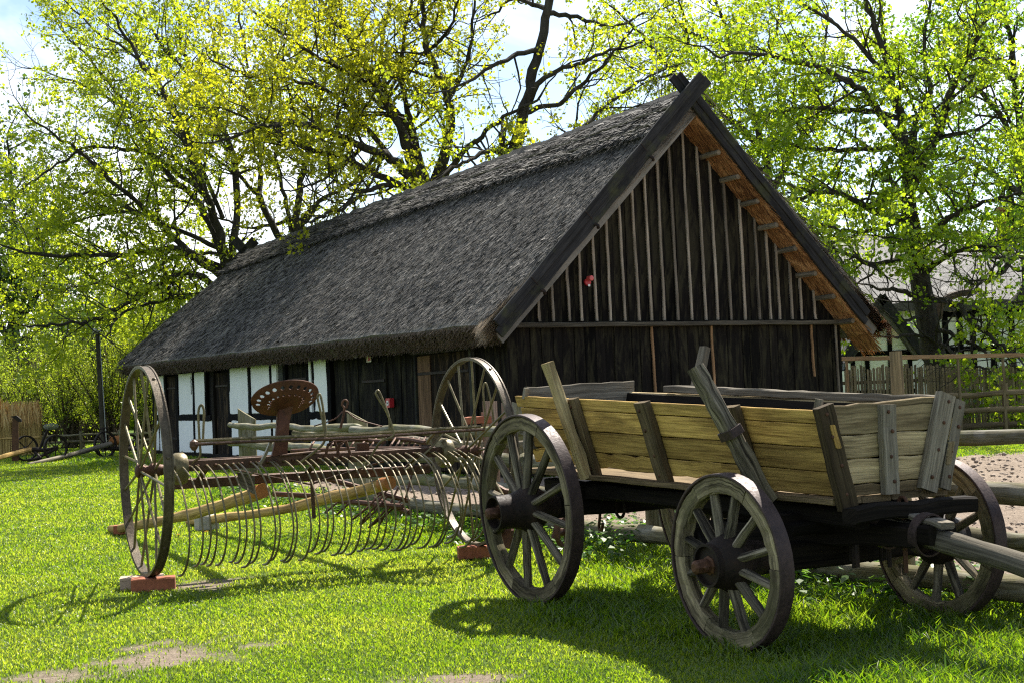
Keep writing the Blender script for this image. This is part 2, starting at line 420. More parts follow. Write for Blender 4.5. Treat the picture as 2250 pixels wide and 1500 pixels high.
# ------------------------------------------------------------------ ground
FA = V(-4.25, 21.8, 0); FD = nrm(V(2.77, 7.4, 0) - FA); FN = V(-FD[1], FD[0], 0)       # line of the log fence
if FN[0] < 0: FN = -FN
def vnoise(x, y, sc, seed=0):
    """cheap smooth value noise, numpy"""
    x = np.asarray(x) * sc + seed * 17.3; y = np.asarray(y) * sc + seed * 7.7
    xi = np.floor(x); yi = np.floor(y); fx = x - xi; fy = y - yi
    fx = fx * fx * (3 - 2 * fx); fy = fy * fy * (3 - 2 * fy)
    h = lambda a, b: np.modf(np.abs(np.sin(a * 127.1 + b * 311.7 + seed) * 43758.5453))[0]
    return (h(xi, yi) * (1 - fx) + h(xi + 1, yi) * fx) * (1 - fy) + (h(xi, yi + 1) * (1 - fx) + h(xi + 1, yi + 1) * fx) * fy
def sstep(a, b, x):
    t = np.clip((x - a) / (b - a), 0, 1); return t * t * (3 - 2 * t)
PATCH = [(gnd(375, 1437), .46, .46), (gnd(115, 1480), .34, .26), (gnd(455, 1287), .30, .28), (gnd(1010, 1492), .3, .12), (gnd(560, 1420), .2, .12), (gnd(250, 1455), .25, .15)]
def fdist(x, y): return (x - FA[0]) * FN[0] + (y - FA[1]) * FN[1]
def dirtmask(x, y):
    d = fdist(x, y); n = vnoise(x, y, 1.6, 1) * .7 + vnoise(x, y, 5, 2) * .3
    m = sstep(.15, .75, d + (n - .5) * .9) * (1 - sstep(20.5, 23.5, y + (n - .5) * 3 - np.clip(-x, 0, 9) * .2)) * sstep(-6.5, -4.5, x + n)
    return m
def patchmask(x, y):
    m = np.zeros_like(x); n = vnoise(x, y, 6, 3)
    for c, rx, ry in PATCH:
        q = np.sqrt(((x - c[0]) / rx) ** 2 + ((y - c[1]) / ry) ** 2) + (n - .5) * .9
        m = np.maximum(m, 1 - sstep(.45, 1.25, q))
    return m
def gz(x, y):
    m = dirtmask(x, y)
    z = (vnoise(x, y, .55, 5) - .5) * .035 + (vnoise(x, y, 1.7, 6) - .5) * .018
    z = z + m * ((vnoise(x, y, 4, 7) - .5) * .07 + (vnoise(x, y, 11, 8) - .5) * .045)
    return z * sstep(0, 3, y) * (1 - sstep(34, 44, y))
xs = np.concatenate([[-900, -400, -200, -120, -80, -60, -45, -35, -28, -22, -18], np.arange(-15, 15.01, .11), [18, 22, 28, 36, 46, 60, 80, 120, 200, 400, 900]])
ys = np.concatenate([[-300, -120, -60, -30, -15, -8, -3, 0, 2], np.arange(4, 34, .14), [36, 38, 40, 43, 46, 50, 55, 60, 70, 85, 110, 150, 250, 500, 1500]])
X, Y = np.meshgrid(xs, ys); Zg = gz(X, Y)
nx, ny = len(xs), len(ys)
gv_ = np.stack([X.ravel(), Y.ravel(), Zg.ravel()], 1)
ii = (np.arange(ny - 1)[:, None] * nx + np.arange(nx - 1)[None]).ravel()
gf = np.stack([ii, ii + 1, ii + 1 + nx, ii + nx], 1)
m, nt, out = newmat('lawn_and_earth'); g = NT(nt)
pos = g.n('ShaderNodeNewGeometry').outputs['Position']
a1 = g.noise(pos, 22, 8, .75); a2 = g.noise(pos, 1.1, 5, .6); a3 = g.noise(pos, 90, 3, .6)
green = g.ramp(g.math('ADD', g.math('MULTIPLY', a1, .6), g.math('MULTIPLY', a2, .4)), [(.32, (.030, .060, .007)), (.52, (.07, .115, .014)), (.72, (.15, .165, .055))])
soil = g.ramp(g.math('ADD', g.math('MULTIPLY', a1, .6), g.math('MULTIPLY', a3, .4)), [(.3, (.085, .064, .046)), (.5, (.23, .178, .132)), (.72, (.38, .31, .235))])
dm = g.attr('dirt')
pm = g.attr('bare')
mm = g.math('MAXIMUM', g.ramp(g.math('ADD', dm, g.math('MULTIPLY', g.math('SUBTRACT', a1, .5), .8)), [(.35, 0.0), (.6, 1.0)]), pm)
col = g.mix(mm, green, soil)
g.l(g.bsdf(col, .95, g.bump(g.math('ADD', a1, g.math('MULTIPLY', a3, .5)), .9, .03), spec=.1), out.inputs['Surface'])
M['ground'] = m
ground = raw_mesh('ground', gv_, gf, M['ground'], smooth=True)
for nm, arr in (('dirt', dirtmask(X, Y)), ('bare', patchmask(X, Y))):
    a = ground.data.attributes.new(nm, 'FLOAT', 'POINT'); a.data.foreach_set('value', arr.ravel().astype(np.float32))
tag(ground, kind='structure')

# ------------------------------------------------------------------ grass
WF = nrm(V(.4803, -.8771, 0)); WS = nrm(V(-.8771, -.4803, 0)); WO = V(1.64, 7.07, 0)    # wagon frame: forward, near side, origin under the front axle
def tall(x, y):
    d = fdist(x, y)
    t = np.exp(-((d + .35) / .55) ** 2) * .75
    a = (x - WO[0]) * WF[0] + (y - WO[1]) * WF[1]; b = (x - WO[0]) * WS[0] + (y - WO[1]) * WS[1]
    t = np.maximum(t, sstep(-3.4, -1.2, a) * (1 - sstep(1.8, 3.5, a)) * (1 - sstep(.6, 1.25, b + (vnoise(x, y, 2, 9) - .5) * .8)) * .9)
    t = np.maximum(t, sstep(.8, 2.4, x) * (1 - sstep(5.5, 7.4, y)) * .75)
    return t
def shedge(x, y): return vnoise(x, y, .9, 12)
def blades(N):
    y = 4.6 * (52 / 4.6) ** rng.random(N); x = (rng.random(N) * 2 - 1) * (.42 * y + .4)
    hmul = (y / 7) ** .25; wmul = .85 * (y / 7) ** .85
    d = dirtmask(x, y); p = patchmask(x, y); t = tall(x, y); cl = vnoise(x, y, 3.2, 4)
    keep = rng.random(N) > np.maximum(np.clip(d * 1.3 - .1 * (cl > .62), 0, 1), np.clip(p * 1.1, 0, .9))
    keep &= (rng.random(N) < .72 + .4 * cl)
    x, y, t, cl, hmul, wmul = [q[keep] for q in (x, y, t, cl, hmul, wmul)]; N = len(x)
    h = (.013 + .018 * rng.random(N) + .004 * cl) * (1 + 2.8 * t * (.35 + rng.random(N))) * hmul
    wd = (.0028 + .0022 * rng.random(N)) * wmul * (1 + .35 * t)
    th = rng.random(N) * 2 * pi; ph = rng.random(N) * 2 * pi
    ln = h * (.25 + .75 * rng.random(N))
    cx, cy = np.cos(th) * wd, np.sin(th) * wd; lx, ly = np.cos(ph) * ln, np.sin(ph) * ln
    z = gz(x, y) - .004
    v = np.empty((N, 5, 3))
    v[:, 0] = np.stack([x - cx, y - cy, z], 1); v[:, 1] = np.stack([x + cx, y + cy, z], 1)
    v[:, 2] = np.stack([x - cx * .8 + lx * .3, y - cy * .8 + ly * .3, z + h * .6], 1); v[:, 3] = np.stack([x + cx * .8 + lx * .3, y + cy * .8 + ly * .3, z + h * .6], 1)
    v[:, 4] = np.stack([x + lx, y + ly, z + h * (1 - .25 * rng.random(N))], 1)
    o = np.arange(N)[:, None] * 5
    f = np.concatenate([o + [0, 1, 3], o + [0, 3, 2], o + [2, 3, 4]], 1).reshape(-1, 3)
    # patches of the lawn are each a bit drier or fresher
    r = np.clip(.62 * rng.random(N) + .3 * vnoise(x, y, 2.3, 15) + .24 * (1 - t) * vnoise(x, y, .7, 16) - .15 * t, 0, 1)
    return v.reshape(-1, 3), f, np.repeat(r, 3)
vg_, fg_, rg_ = blades(760000)
M['grass'] = leafmat('grass_blades', (.022, .066, .003), (.092, .146, .006), (.20, .225, .035), .58, 2.75, .06, .42)
gr = raw_mesh('grass', vg_, fg_, M['grass'], rnd=rg_)
tag(gr, 'short bright green lawn with taller tufts around the wagon', 'grass', kind='stuff')

# earth clods beyond the fence
N = 9000
y = 7 + 16 * rng.random(N) ** .8; x = (rng.random(N) * 11 - 4.5) * (y / 14)
k = (dirtmask(x, y) > .6); x, y = x[k], y[k]; N = len(x)
s = (.006 + .024 * rng.random(N) ** 3.2) * (1 + y / 30)
oct_ = np.array([[1, 0, 0], [0, 1, 0], [-1, 0, 0], [0, -1, 0], [0, 0, 1], [0, 0, -1.]])
ofc = np.array([[0, 1, 4], [1, 2, 4], [2, 3, 4], [3, 0, 4], [1, 0, 5], [2, 1, 5], [3, 2, 5], [0, 3, 5]])
cv = oct_[None] * s[:, None, None] * (.55 + .9 * rng.random((N, 6, 1))) * [1, 1, .7] + np.stack([x, y, gz(x, y) + s * .25], 1)[:, None]
M['clod'] = plain('earth_clods', (.40, .31, .23), .95, .6, 30, .6)
cl_ = raw_mesh('earth_clods', cv.reshape(-1, 3), (ofc[None] + np.arange(N)[:, None, None] * 6).reshape(-1, 3), M['clod'])
tag(cl_, 'small clods of dry brown earth beyond the log fence', 'earth', kind='stuff')

# leafy weeds under the wagon and along the fence
def weeds(spots, n, hgt, size):
    vs_, fs_, rs_ = [], [], []; o = 0
    for cx, cy, rad, cnt in spots:
        for _ in range(cnt):
            a = random.random() * 2 * pi; q = rad * sqrt(random.random()); px, py = cx + cos(a) * q, cy + sin(a) * q
            H_ = hgt * (.4 + .8 * random.random())
            for _l in range(n):
                z = H_ * (.25 + .75 * random.random()); a = random.random() * 2 * pi; L = size * (.6 + .8 * random.random())
                d = V(cos(a), sin(a), random.uniform(-.35, .35)); e = nrm(np.cross(d, Z) + V(0, 0, random.uniform(-.4, .4)))
                b = V(px, py, z) + d * .02
                vs_ += [b, b + d * L * .45 + e * L * .36, b + d * L - V(0, 0, L * .25), b + d * L * .45 - e * L * .36]
                fs_.append([o, o + 1, o + 2, o + 3]); o += 4; rs_.append(random.random())
    return np.array(vs_), np.array(fs_), rs_
sp = []
for px, py, rad, cnt in ((1330, 1195, .5, 60), (1420, 1180, .4, 45), (1300, 1215, .35, 26), (1750, 1245, .45, 60), (1830, 1275, .5, 60), (1960, 1260, .4, 40), (1900, 1330, .4, 22), (2080, 1290, .35, 18), (2180, 1330, .4, 22), (1300, 1230, .4, 10),
                         (640, 1110, .8, 70), (800, 1130, .7, 60), (960, 1165, .5, 30), (1080, 1190, .4, 30), (1690, 1220, .4, 40), (560, 1085, .7, 50)):
    q = gnd(px, py); sp.append((q[0], q[1], rad, cnt))
wv, wf, wr = weeds(sp, 9, .20, .055)
M['weed'] = leafmat('weed_leaves', (.020, .055, .008), (.045, .11, .014), (.10, .17, .03), .45, 2.2)
tag(raw_mesh('weeds', wv, wf, M['weed'], rnd=wr), 'leafy green weeds growing under the wagon and along the log fence', 'weeds', kind='stuff')
# ------------------------------------------------------------------ barn
PHI = radians(30)
BU = V(-sin(PHI), cos(PHI), 0); BV = V(cos(PHI), sin(PHI), 0); BO = V(-.08, 21.0, 0)
BW, BL = 6.90, 20.2
def B(s, t, z): return BO + BU * s + BV * t + Z * z
def sside(px, py):                    # position along the long wall seen at a pixel
    q = onp(px, py, BO, BV); return float((q - BO) @ BU), float(q[2])
def sgab(px, py, off=0.0):
    q = onp(px, py, BO - BU * off, BU); return float((q - BO) @ BV), float(q[2])
barn = thing('barn', 'long dark timber barn with a black thatched roof and boarded gable', 'barn', BO)
TR, ZR0, ZR1 = 3.46, 6.05, 5.80       # ridge line
SN, SF = -.52, 21.9
def ridge_z(s): return ZR0 + (ZR1 - ZR0) * (s - SN) / (SF - SN)
def eave_z(s): return 2.36 + .16 * (s - SN) / (SF - SN)
E_T = .62; E_R = .50                             # how far the eaves stand out
# thatch: one swept cross-section
def section(s, jit=.005, lift=0.0):
    zr = ridge_z(s); ze = eave_z(s); P = []
    N = 14
    for i in range(N + 1):            # left slope, eave to ridge
        f = i / N; t = -E_T + (TR + E_T) * f; z = ze + (zr - ze) * f + .05 * sin(pi * f)
        n = V(-.7, .7)
        j = vnoise(np.array(s * 1.3), np.array(f * 9.), 1.0, 21) * .07 - .035 + random.gauss(0, jit)
        P.append((t - .7 * j, z + .7 * j))
    for i in range(1, N + 1):
        f = 1 - i / N; t = BW + E_R - (BW + E_R - TR) * f; z = ze + (zr - ze) * f + .05 * sin(pi * f); j = random.gauss(0, jit)
        P.append((t + .7 * j, z + .7 * j))
    j = random.gauss(0, .025)
    return P + [(BW + E_R - .26 + j, ze - .30 + j), (TR, zr - .30), (-E_T + .24 + j, ze - .28 + random.gauss(0, .03))]
mb = MB(); rings = []
for s in np.arange(SN, SF + .01, .22): rings.append([B(s, t, z) for t, z in section(s)])
mb.sweep(rings, flip=False)
# replace sweep uvs: u must run down the slope for the straw grain -> v across; the sweep gives u along the ridge
mb.uv = [[(b, a) for a, b in u] for u in mb.uv]
roof = mb.build('roof', M['thatch'], barn, smooth=True)
# straws lying on the thatch
def straws(n, side, s0, s1, f0, f1, L0, L1, w, tilt, lift=.02, out=0.0):
    s = s0 + (s1 - s0) * rng.random(n); f = f0 + (f1 - f0) * rng.random(n)
    zr = ZR0 + (ZR1 - ZR0) * (s - SN) / (SF - SN); ze = 2.36 + .16 * (s - SN) / (SF - SN)
    if side < 0: t = -E_T + (TR + E_T) * f
    else: t = BW + E_R - (BW + E_R - TR) * f
    z = ze + (zr - ze) * f + .05 * np.sin(pi * f) + lift * 1.2
    p = BO + BU * s[:, None] + BV * (t + side * lift * .7)[:, None] + Z * z[:, None]
    dn = np.stack([np.full(n, side * .70), np.zeros(n), np.full(n, -.70)], 1)            # (t, s, z)
    no = np.stack([np.full(n, side * .70), np.zeros(n), np.full(n, .70)], 1)
    L = L0 + (L1 - L0) * rng.random(n); a = rng.normal(0, .16, n); ti = np.abs(rng.normal(0, tilt, n))
    d = dn * np.cos(a)[:, None] + np.stack([np.zeros(n), np.sin(a), np.zeros(n)], 1) + no * ti[:, None]
    wv = np.stack([np.zeros(n), np.ones(n), np.zeros(n)], 1) + no * rng.normal(0, .5, n)[:, None]
    tow = lambda q: BV * q[:, 0:1] + BU * q[:, 1:2] + Z * q[:, 2:3]
    d = tow(d) * L[:, None]; wv = tow(wv) * (w * (.6 + .8 * rng.random(n)))[:, None]
    v = np.stack([p - wv, p + wv, p + wv * .6 + d, p - wv * .6 + d], 1).reshape(-1, 3)
    fc = np.arange(n)[:, None] * 4 + np.arange(4)[None]
    return v, fc, rng.random(n)
def join(parts):
    vs_, fs_, rs_, o = [], [], [], 0
    for v, f, r in parts: vs_.append(v); fs_.append(f + o); rs_.append(r); o += len(v)
    return np.concatenate(vs_), np.concatenate(fs_), np.concatenate(rs_)
v, f, r = join([straws(95000, -1, SN, 12, .02, .99, .05, .17, .0045, .13), straws(50000, -1, 12, SF, .02, .99, .07, .2, .007, .12),
                straws(9000, 1, SN, 3, .02, .99, .16, .42, .007, .16), straws(1500, 1, 3, SF, .02, .99, .2, .4, .01, .1)])
o = raw_mesh('thatch_straw', v, f, M['straw'], roof, rnd=r); o['kind'] = 'stuff'; o['label'] = 'loose grey straws lying down the thatch slope'
# ridge cap with two sticks along it
mb = MB(); rings = []
for s in np.arange(SN + .02, SF + .01, .2):
    zr = ridge_z(s); dr = .74 + random.gauss(0, .02); q = .075
    pts = []
    for t in (dr, dr * .66, dr * .33): pts.append((TR - t - .7 * q + random.gauss(0, .01), zr - t * .93 + .7 * q + random.gauss(0, .012)))
    pts.append((TR, zr + .20 + random.gauss(0, .015)))
    for t in (dr * .33, dr * .66, dr): pts.append((TR + t + .7 * q, zr - t * .93 + .7 * q + random.gauss(0, .012)))
    pts += [(TR + dr, zr - dr * .93 - .02), (TR, zr - .1), (TR - dr, zr - dr * .93 - .02)]
    rings.append([B(s, t, z) for t, z in pts])
mb.sweep(rings); mb.uv = [[(b, a) for a, b in u] for u in mb.uv]
cap = mb.build('ridge_cap', M['thatch'], roof)
v, f, r = join([straws(14000, -1, SN, SF, .83, 1.0, .10, .30, .006, .30, .09), straws(4000, -1, SN, SF, .805, .83, .08, .2, .006, .35, .09), straws(3500, 1, SN, SF, .85, 1.0, .12, .3, .008, .4, .14)])
o = raw_mesh('ridge_straw', v, f, M['straw'], roof, rnd=r); o['kind'] = 'stuff'
for dt in (.32, .62):
    mb = MB()
    mb.tube([B(s, TR - dt - .10 + random.gauss(0, .006), ridge_z(s) - dt * .93 + .13 + random.gauss(0, .008)) for s in np.arange(SN + .05, SF, .5)], .022, 6)
    mb.build('ridge_pole', M['greywood'], roof)
# cut reed ends under the eaves (left side and right side)
for side, sr in ((-1, (SN, SF)), (1, (SN, 6))):
    n = 22000 if side < 0 else 9000
    s = sr[0] + (sr[1] - sr[0]) * rng.random(n); q = rng.random(n)
    ze = 2.36 + .16 * (s - SN) / (SF - SN)
    t = -E_T + .24 * q; t = t if side < 0 else BW - t
    z = ze - .29 * q - .01
    p = BO + BU * s[:, None] + BV * t[:, None] + Z * z[:, None]
    d = (BV * (side * .45) + Z * -.75) + BU * rng.normal(0, .25, n)[:, None] + BV * rng.normal(0, .25, n)[:, None]
    L = (.03 + .07 * rng.random(n) ** 2)[:, None]; wv = BU * (.005 + .004 * rng.random(n))[:, None]
    v = np.stack([p - wv, p + wv, p + wv + d * L, p - wv + d * L], 1).reshape(-1, 3)
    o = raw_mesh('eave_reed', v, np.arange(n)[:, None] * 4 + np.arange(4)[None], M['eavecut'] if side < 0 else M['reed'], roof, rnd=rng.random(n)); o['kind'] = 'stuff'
# the thatch end at the near gable: brown cut face under the bargeboards and orange reed soffit between wall and verge
mb = MB()
for side in (-1, 1):
    te = -E_T + .34 if side < 0 else BW + E_R - .34
    zt = ZR0 - (.36 if side > 0 else .28)
    dl = .0 if side > 0 else .14
    a0 = B(SN + .02, te, eave_z(SN) - .26 + dl); a1 = B(SN + .02, TR, zt); b1 = B(.03, TR, zt); b0 = B(.03, te, eave_z(0) - .26 + dl)
    n = 26
    rr_ = []
    for i in range(n + 1):
        k = i / n; A = a0 + (a1 - a0) * k; Bq = b0 + (b1 - b0) * k
        rr_.append([A + Z * random.gauss(0, .012), A * .5 + Bq * .5 + Z * random.gauss(0, .02), Bq + Z * random.gauss(0, .012), Bq + Z * .1, A + Z * .1])
    mb.sweep(rr_)
mb.build('reed_soffit', M['reed'], roof)
n = 12000      # loose reed ends of the soffit, right side and left side
k = rng.random(n); e = rng.random(n); side = np.ones(n)
te = np.where(side > 0, BW + E_R - .30, -E_T + .30)
t = te + (TR - te) * k; z = (eave_z(0) - .29) + (ZR0 - .38 - eave_z(0) + .29) * k
s = SN + .05 + e * (-SN - .08)
p = BO + BU * s[:, None] + BV * t[:, None] + Z * (z + .02)[:, None]
d = (BV * (side * .7)[:, None] - Z * .70) + BU * rng.normal(0, .12, n)[:, None] + Z * rng.normal(.0, .05, n)[:, None]
L = (.20 + .30 * rng.random(n))[:, None]; wv = BU * (.005 + .004 * rng.random(n))[:, None]
v = np.stack([p - wv, p + wv, p + wv + d * L, p - wv + d * L], 1).reshape(-1, 3)
o = raw_mesh('soffit_reed', v, np.arange(n)[:, None] * 4 + np.arange(4)[None], M['reed'], roof, rnd=rng.random(n)); o['kind'] = 'stuff'
# straws standing out along the near verges, and the reed bundles of the two lower corners
def verge_straw(n, side, k0, k1, L0, L1, spread, mat, nm):
    k = k0 + (k1 - k0) * rng.random(n) ** 1.3; q = rng.random(n)
    te = BW + E_R if side > 0 else -E_T; t = te + (TR - te) * k; z = eave_z(SN) + (ZR0 - eave_z(SN)) * k
    dep = .27 * q
    p = BO + BU * (SN - .03 + .30 * rng.random(n) ** 2)[:, None] + BV * (t - side * .66 * dep * .7)[:, None] + Z * (z - .7 * dep + .02)[:, None]
    d = BV * (side * .68) - Z * .70 + BU * rng.normal(-.10, spread, n)[:, None] + Z * rng.normal(.03, spread * .6, n)[:, None] + BV * rng.normal(0, spread * .5, n)[:, None]
    L = (L0 + (L1 - L0) * rng.random(n))[:, None]; wv = (BU * .6 + BV * .3 + Z * .3) * (.005 + .004 * rng.random(n))[:, None]
    p = p - d * L * .55
    v = np.stack([p - wv, p + wv, p + wv * .5 + d * L, p - wv * .5 + d * L], 1).reshape(-1, 3)
    o = raw_mesh(nm, v, np.arange(n)[:, None] * 4 + np.arange(4)[None], M[mat], roof, rnd=rng.random(n)); o['kind'] = 'stuff'
verge_straw(3000, 1, .02, .98, .25, .55, .07, 'vergestraw', 'verge_straw'); verge_straw(3600, 1, -.05, .12, .25, .5, .08, 'reed', 'verge_reed')
verge_straw(1800, -1, .02, .95, .25, .5, .05, 'vergestraw', 'verge_straw'); verge_straw(900, -1, -.02, .07, .25, .45, .05, 'vergestraw', 'verge_reed')

# bargeboards: two boards to each verge, crossing over the ridge
def gp(px, py, off): t, z = sgab(px, py, off); return B(-off, t, z)
def verge(p0, p1, off, w1, w2, th):
    a = gp(*p0, off); b = gp(*p1, off); d = nrm(b - a); up = nrm(np.cross(BU, d)); up = up if up[2] > 0 else -up
    for k, (lo, hi, dz, cut) in enumerate(((-w1, 0.008, 0, .0), (0, w2, -.022, .03))):
        mb = MB(); x0 = a + d * (cut if k else -.05); x1 = b - d * (0 if k == 0 else .05)
        mb.board(x0 + up * lo + BU * dz, x1 + up * lo + BU * dz, x1 + up * hi + BU * dz, x0 + up * hi + BU * dz, BU * th, n=16, jit=.006)
        o = mb.build('bargeboard', M['verge'], barn)
    return a, d, up
la, ld, lup = verge((1097, 722), (1551, 168), .70, .145, .145, .05)
ra, rd_, rup = verge((1905, 698), (1482, 163), .60, .125, .125, .05)
for k in (.16, .41, .68):             # iron straps and pegs on the left board
    mb = MB(); c = la + ld * (9.0 * 0 + np.linalg.norm(gp(1551, 168, .70) - la) * k) - BU * .03
    mb.beam(c - lup * .02 - BU * .035, c + lup * .15 - BU * .035, .02, .012, up=BU); mb.tube([c - lup * .20, c - lup * .16 - BU * .04, c - lup * .12], .028, 7)
    mb.build('iron_strap', M['hubiron'], barn)
# the far gable's crossed boards
mb = MB(); c = B(SF + .1, TR, ridge_z(SF) + .1)
for sg in (-1, 1): mb.beam(c - BV * sg * .7 - Z * .7, c + BV * sg * .34 + Z * .42, .05, .3, up=BU if False else nrm(BV * -sg + Z))
mb.build('bargeboard', M['verge'], barn)
# purlin ends across the soffit
for k in (.08, .20, .31, .43, .54, .65, .76, .87):
    mb = MB(); t = BW + E_R - .36 + (TR - BW - E_R + .36) * k; z = eave_z(0) - .31 + (ZR0 - .42 - eave_z(0) + .31) * k
    mb.tube([B(SN + .05, t, z), B(.05, t, z + random.gauss(0, .01))], .045, 7, .06); mb.build('purlin', M['greywood'], barn)

# gable: upper boarding, battens, beam, lower boarding
ZB = 2.36
mb = MB(); nb = 27
for i in range(nb):
    t0 = BW * i / nb; t1 = BW * (i + 1) / nb - .004
    hz = lambda t: min(ZB + .02 + (ZR0 - .30 - 2.1) * (1 - abs(t - TR) / TR), ZR0 - .33)
    dx = random.uniform(-.012, .012)
    mb.prism([B(dx, t0, ZB + .03), B(dx, t1, ZB + .03), B(dx, t1, hz(t1)), B(dx, t0, hz(t0))], BU * .05)
    mb.uv[-6:] = [[(b, a) for a, b in u] for u in mb.uv[-6:]]
mb.build('gable_boarding', M['gable'], barn)
for px in (1184, 1215, 1251, 1277, 1310, 1341, 1373, 1404, 1431, 1459, 1489, 1520, 1551, 1577, 1606, 1637, 1668, 1693, 1713, 1740, 1761, 1791):
    t, _ = sgab(px, 700, .02); top = ZB + (ZR0 - .50 - 2.15) * (1 - abs(t - TR) / TR)
    sh = -.03 * (top - ZB) * .55 + random.gauss(0, .012)
    if top < ZB + .12: continue
    mb = MB(); mb.beam(B(-.030, t, ZB + .04), B(-.030, t + sh, top), .045, .032, up=BU, n=6, jit=.003); mb.build('batten', M['batten'], barn)
mb = MB(); mb.beam(B(-.07, -.02, ZB - .02), B(-.07, BW + .12, ZB - .02), .15, .075, n=12, jit=.004); mb.build('sill_beam', M['beamwood'], barn)
mb = MB(); t = 0
while t < BW:
    wd = random.uniform(.15, .25); t1 = min(t + wd, BW); dx = random.uniform(-.02, .012)
    mb.board(B(dx, t, .02), B(dx, t, ZB - .06), B(dx, t1 - .006, ZB - .06), B(dx, t1 - .006, .02), BU * .04, n=4, jit=.003); t = t1
mb.build('gable_wall', M['gable'], barn)
for px, zz in ((1431, 1.0), (1562, .9), (1781, 1.4), (1835, 0)):
    t, _ = sgab(px, 730, .02); mb = MB(); mb.beam(B(-.035, t + .03, max(zz, .02)), B(-.035, t, ZB - .06), .04, .03, up=BU, n=5, jit=.003); mb.build('batten', M['fresh'] if px < 1800 else M['batten'], barn)
mb = MB(); mb.board(B(.02, BW, .0), B(BL, BW, .0), B(BL, BW, 2.4), B(.02, BW, 2.4), BV * -.05); mb.build('side_wall', M['gable'], barn)
mb = MB(); mb.prism([B(BL, 0, 0), B(BL, BW, 0), B(BL, BW, 2.4), B(BL, TR, ZR1 - .5), B(BL, 0, 2.4)], BU * -.05); mb.build('side_wall', M['gable'], barn)
# inside darkness: a ceiling-less hollow behind the doors is closed by the far wall; long side wall facing us
SP = sside(727, 850)[0]                # where boarding meets timber framing
mb = MB(); s = 0.0
while s < SP:
    wd = random.uniform(.16, .26); s1 = min(s + wd, SP); dx = random.uniform(-.012, .02)
    mb.board(B(s, dx, .02), B(s, dx, 2.42), B(s1 - .008, dx, 2.42), B(s1 - .008, dx, .02), BV * .04, n=4, jit=.003); s = s1
mb.build('side_wall', M['gable'], barn)
def door(px0, px1, top, name='door', mat='doorwood', t=-.045, bottom=.06):
    s0 = sside(px1, 850)[0]; s1 = sside(px0, 850)[0]
    mb = MB(); n = max(2, int((s1 - s0) / .24))
    for i in range(n):
        a = s0 + (s1 - s0) * i / n; b = s0 + (s1 - s0) * (i + 1) / n - .007
        mb.board(B(a, t, bottom), B(a, t, top), B(b, t, top), B(b, t, bottom), BV * .035, n=4, jit=.002)
    d = mb.build(name, M[mat], barn)
    mb = MB(); mb.beam(B(s0 + .03, t - .012, top - .32), B(s1 - .03, t - .012, top - .32), .03, .05, up=Z); mb.beam(B(s0 + .03, t - .012, .45), B(s1 - .03, t - .012, .45), .03, .05)
    mb.build('hinge', M['hubiron'], d)
    return d, s0, s1
d1, s0, s1 = door(925, 1040, 2.02)
mb = MB(); mb.beam(B(s0 - .10, -.06, 0), B(s0 - .10, -.06, 2.2), .10, .08, up=BV, n=5, jit=.004); mb.beam(B(s1 + .06, -.05, 0), B(s1 + .06, -.05, 2.12), .07, .07, up=BV, n=5, jit=.004); mb.beam(B(s0 - .16, -.065, 2.08), B(s1 + .12, -.065, 2.08), .08, .10)
mb.build('door_frame', M['verge'], d1)
mb = MB(); a = sside(953, 850)[0]; mb.board(B(a, -.062, .75), B(a, -.062, 2.0), B(s1 - .01, -.062, 2.0), B(s1 - .01, -.062, .75), BV * .015, n=4); mb.build('pale_board', wood('pale_door_board', (.20, .125, .07), (.05, .03, .018), 14, knots=True), d1)
door(800, 852, 1.95, mat='gable', t=-.03)
# timber framed part: plaster panels (each 2.5 cm behind the timber face), posts, rails, braces
def panel(px0, px1, z0, z1):
    a, b = sside(px1, 860)[0], sside(px0, 860)[0]
    mb = MB(); mb.board(B(a, -.056, z0), B(b, -.056, z0), B(b, -.056, z1), B(a, -.056, z1), BV * .10, n=6, jit=.012); mb.build('plaster_panel', M['plaster'], barn)
ZT, ZM0, ZM1, ZS = 2.16, .93, 1.08, .10
for px0, px1, z0, z1 in ((342, 366, ZM1, ZT), (342, 366, ZS, ZM0), (395, 427, ZM1, ZT), (432, 454, ZM1, ZT), (395, 427, ZS, ZM0), (432, 470, ZS, ZM0),
                         (510, 550, ZM1, ZT), (556, 598, ZM1, ZT), (603, 613, ZM1, ZT), (510, 550, ZS, ZM0), (556, 632, ZS, ZM0),
                         (682, 689, ZM1, ZT), (695, 726, ZM1, ZT), (684, 727, ZS, ZM0)):
    panel(px0, px1, z0, z1)
def post(px, w, lean=0.0, z0=.05, z1=2.38, name='post', mat='timber', pxb=None):
    s = sside(px, 850)[0]; sb = sside(pxb, 990)[0] if pxb else s
    mb = MB(); mb.beam(B(sb, -.025, z0), B(s, -.025, z1), w, .09, up=BV, n=6, jit=.006); return mb.build(name, M[mat], barn)
post(341.5, .22); post(367, .2); post(393, .22); post(429.5, .15); post(457, .12, z0=1.0); post(472, .22, mat='darkwood'); post(508.5, .2)
post(553, .16); post(600.5, .12); post(632, .16, z0=0); post(682, .14); post(729, .2); post(352, .09)
mb = MB(); a = sside(691, 800)[0]; b = sside(699, 905)[0]; mb.beam(B(b, -.03, ZM1), B(a, -.03, ZT + .08), .14, .06, up=BV, n=4, jit=.004); mb.build('brace', M['timber'], barn)
for px0, px1 in ((341, 366), (395, 470), (510, 632), (682, 728)):
    a, b = sside(px1, 915)[0], sside(px0, 915)[0]; mb = MB(); mb.beam(B(a, -.022, 1.005), B(b, -.022, 1.005), .085, .15, n=8, jit=.008); mb.build('rail', M['timber'], barn)
mb = MB(); mb.beam(B(SP - .1, -.035, 2.27), B(BL, -.035, 2.27), .12, .22, n=20, jit=.012); mb.build('wall_plate', M['timber'], barn)
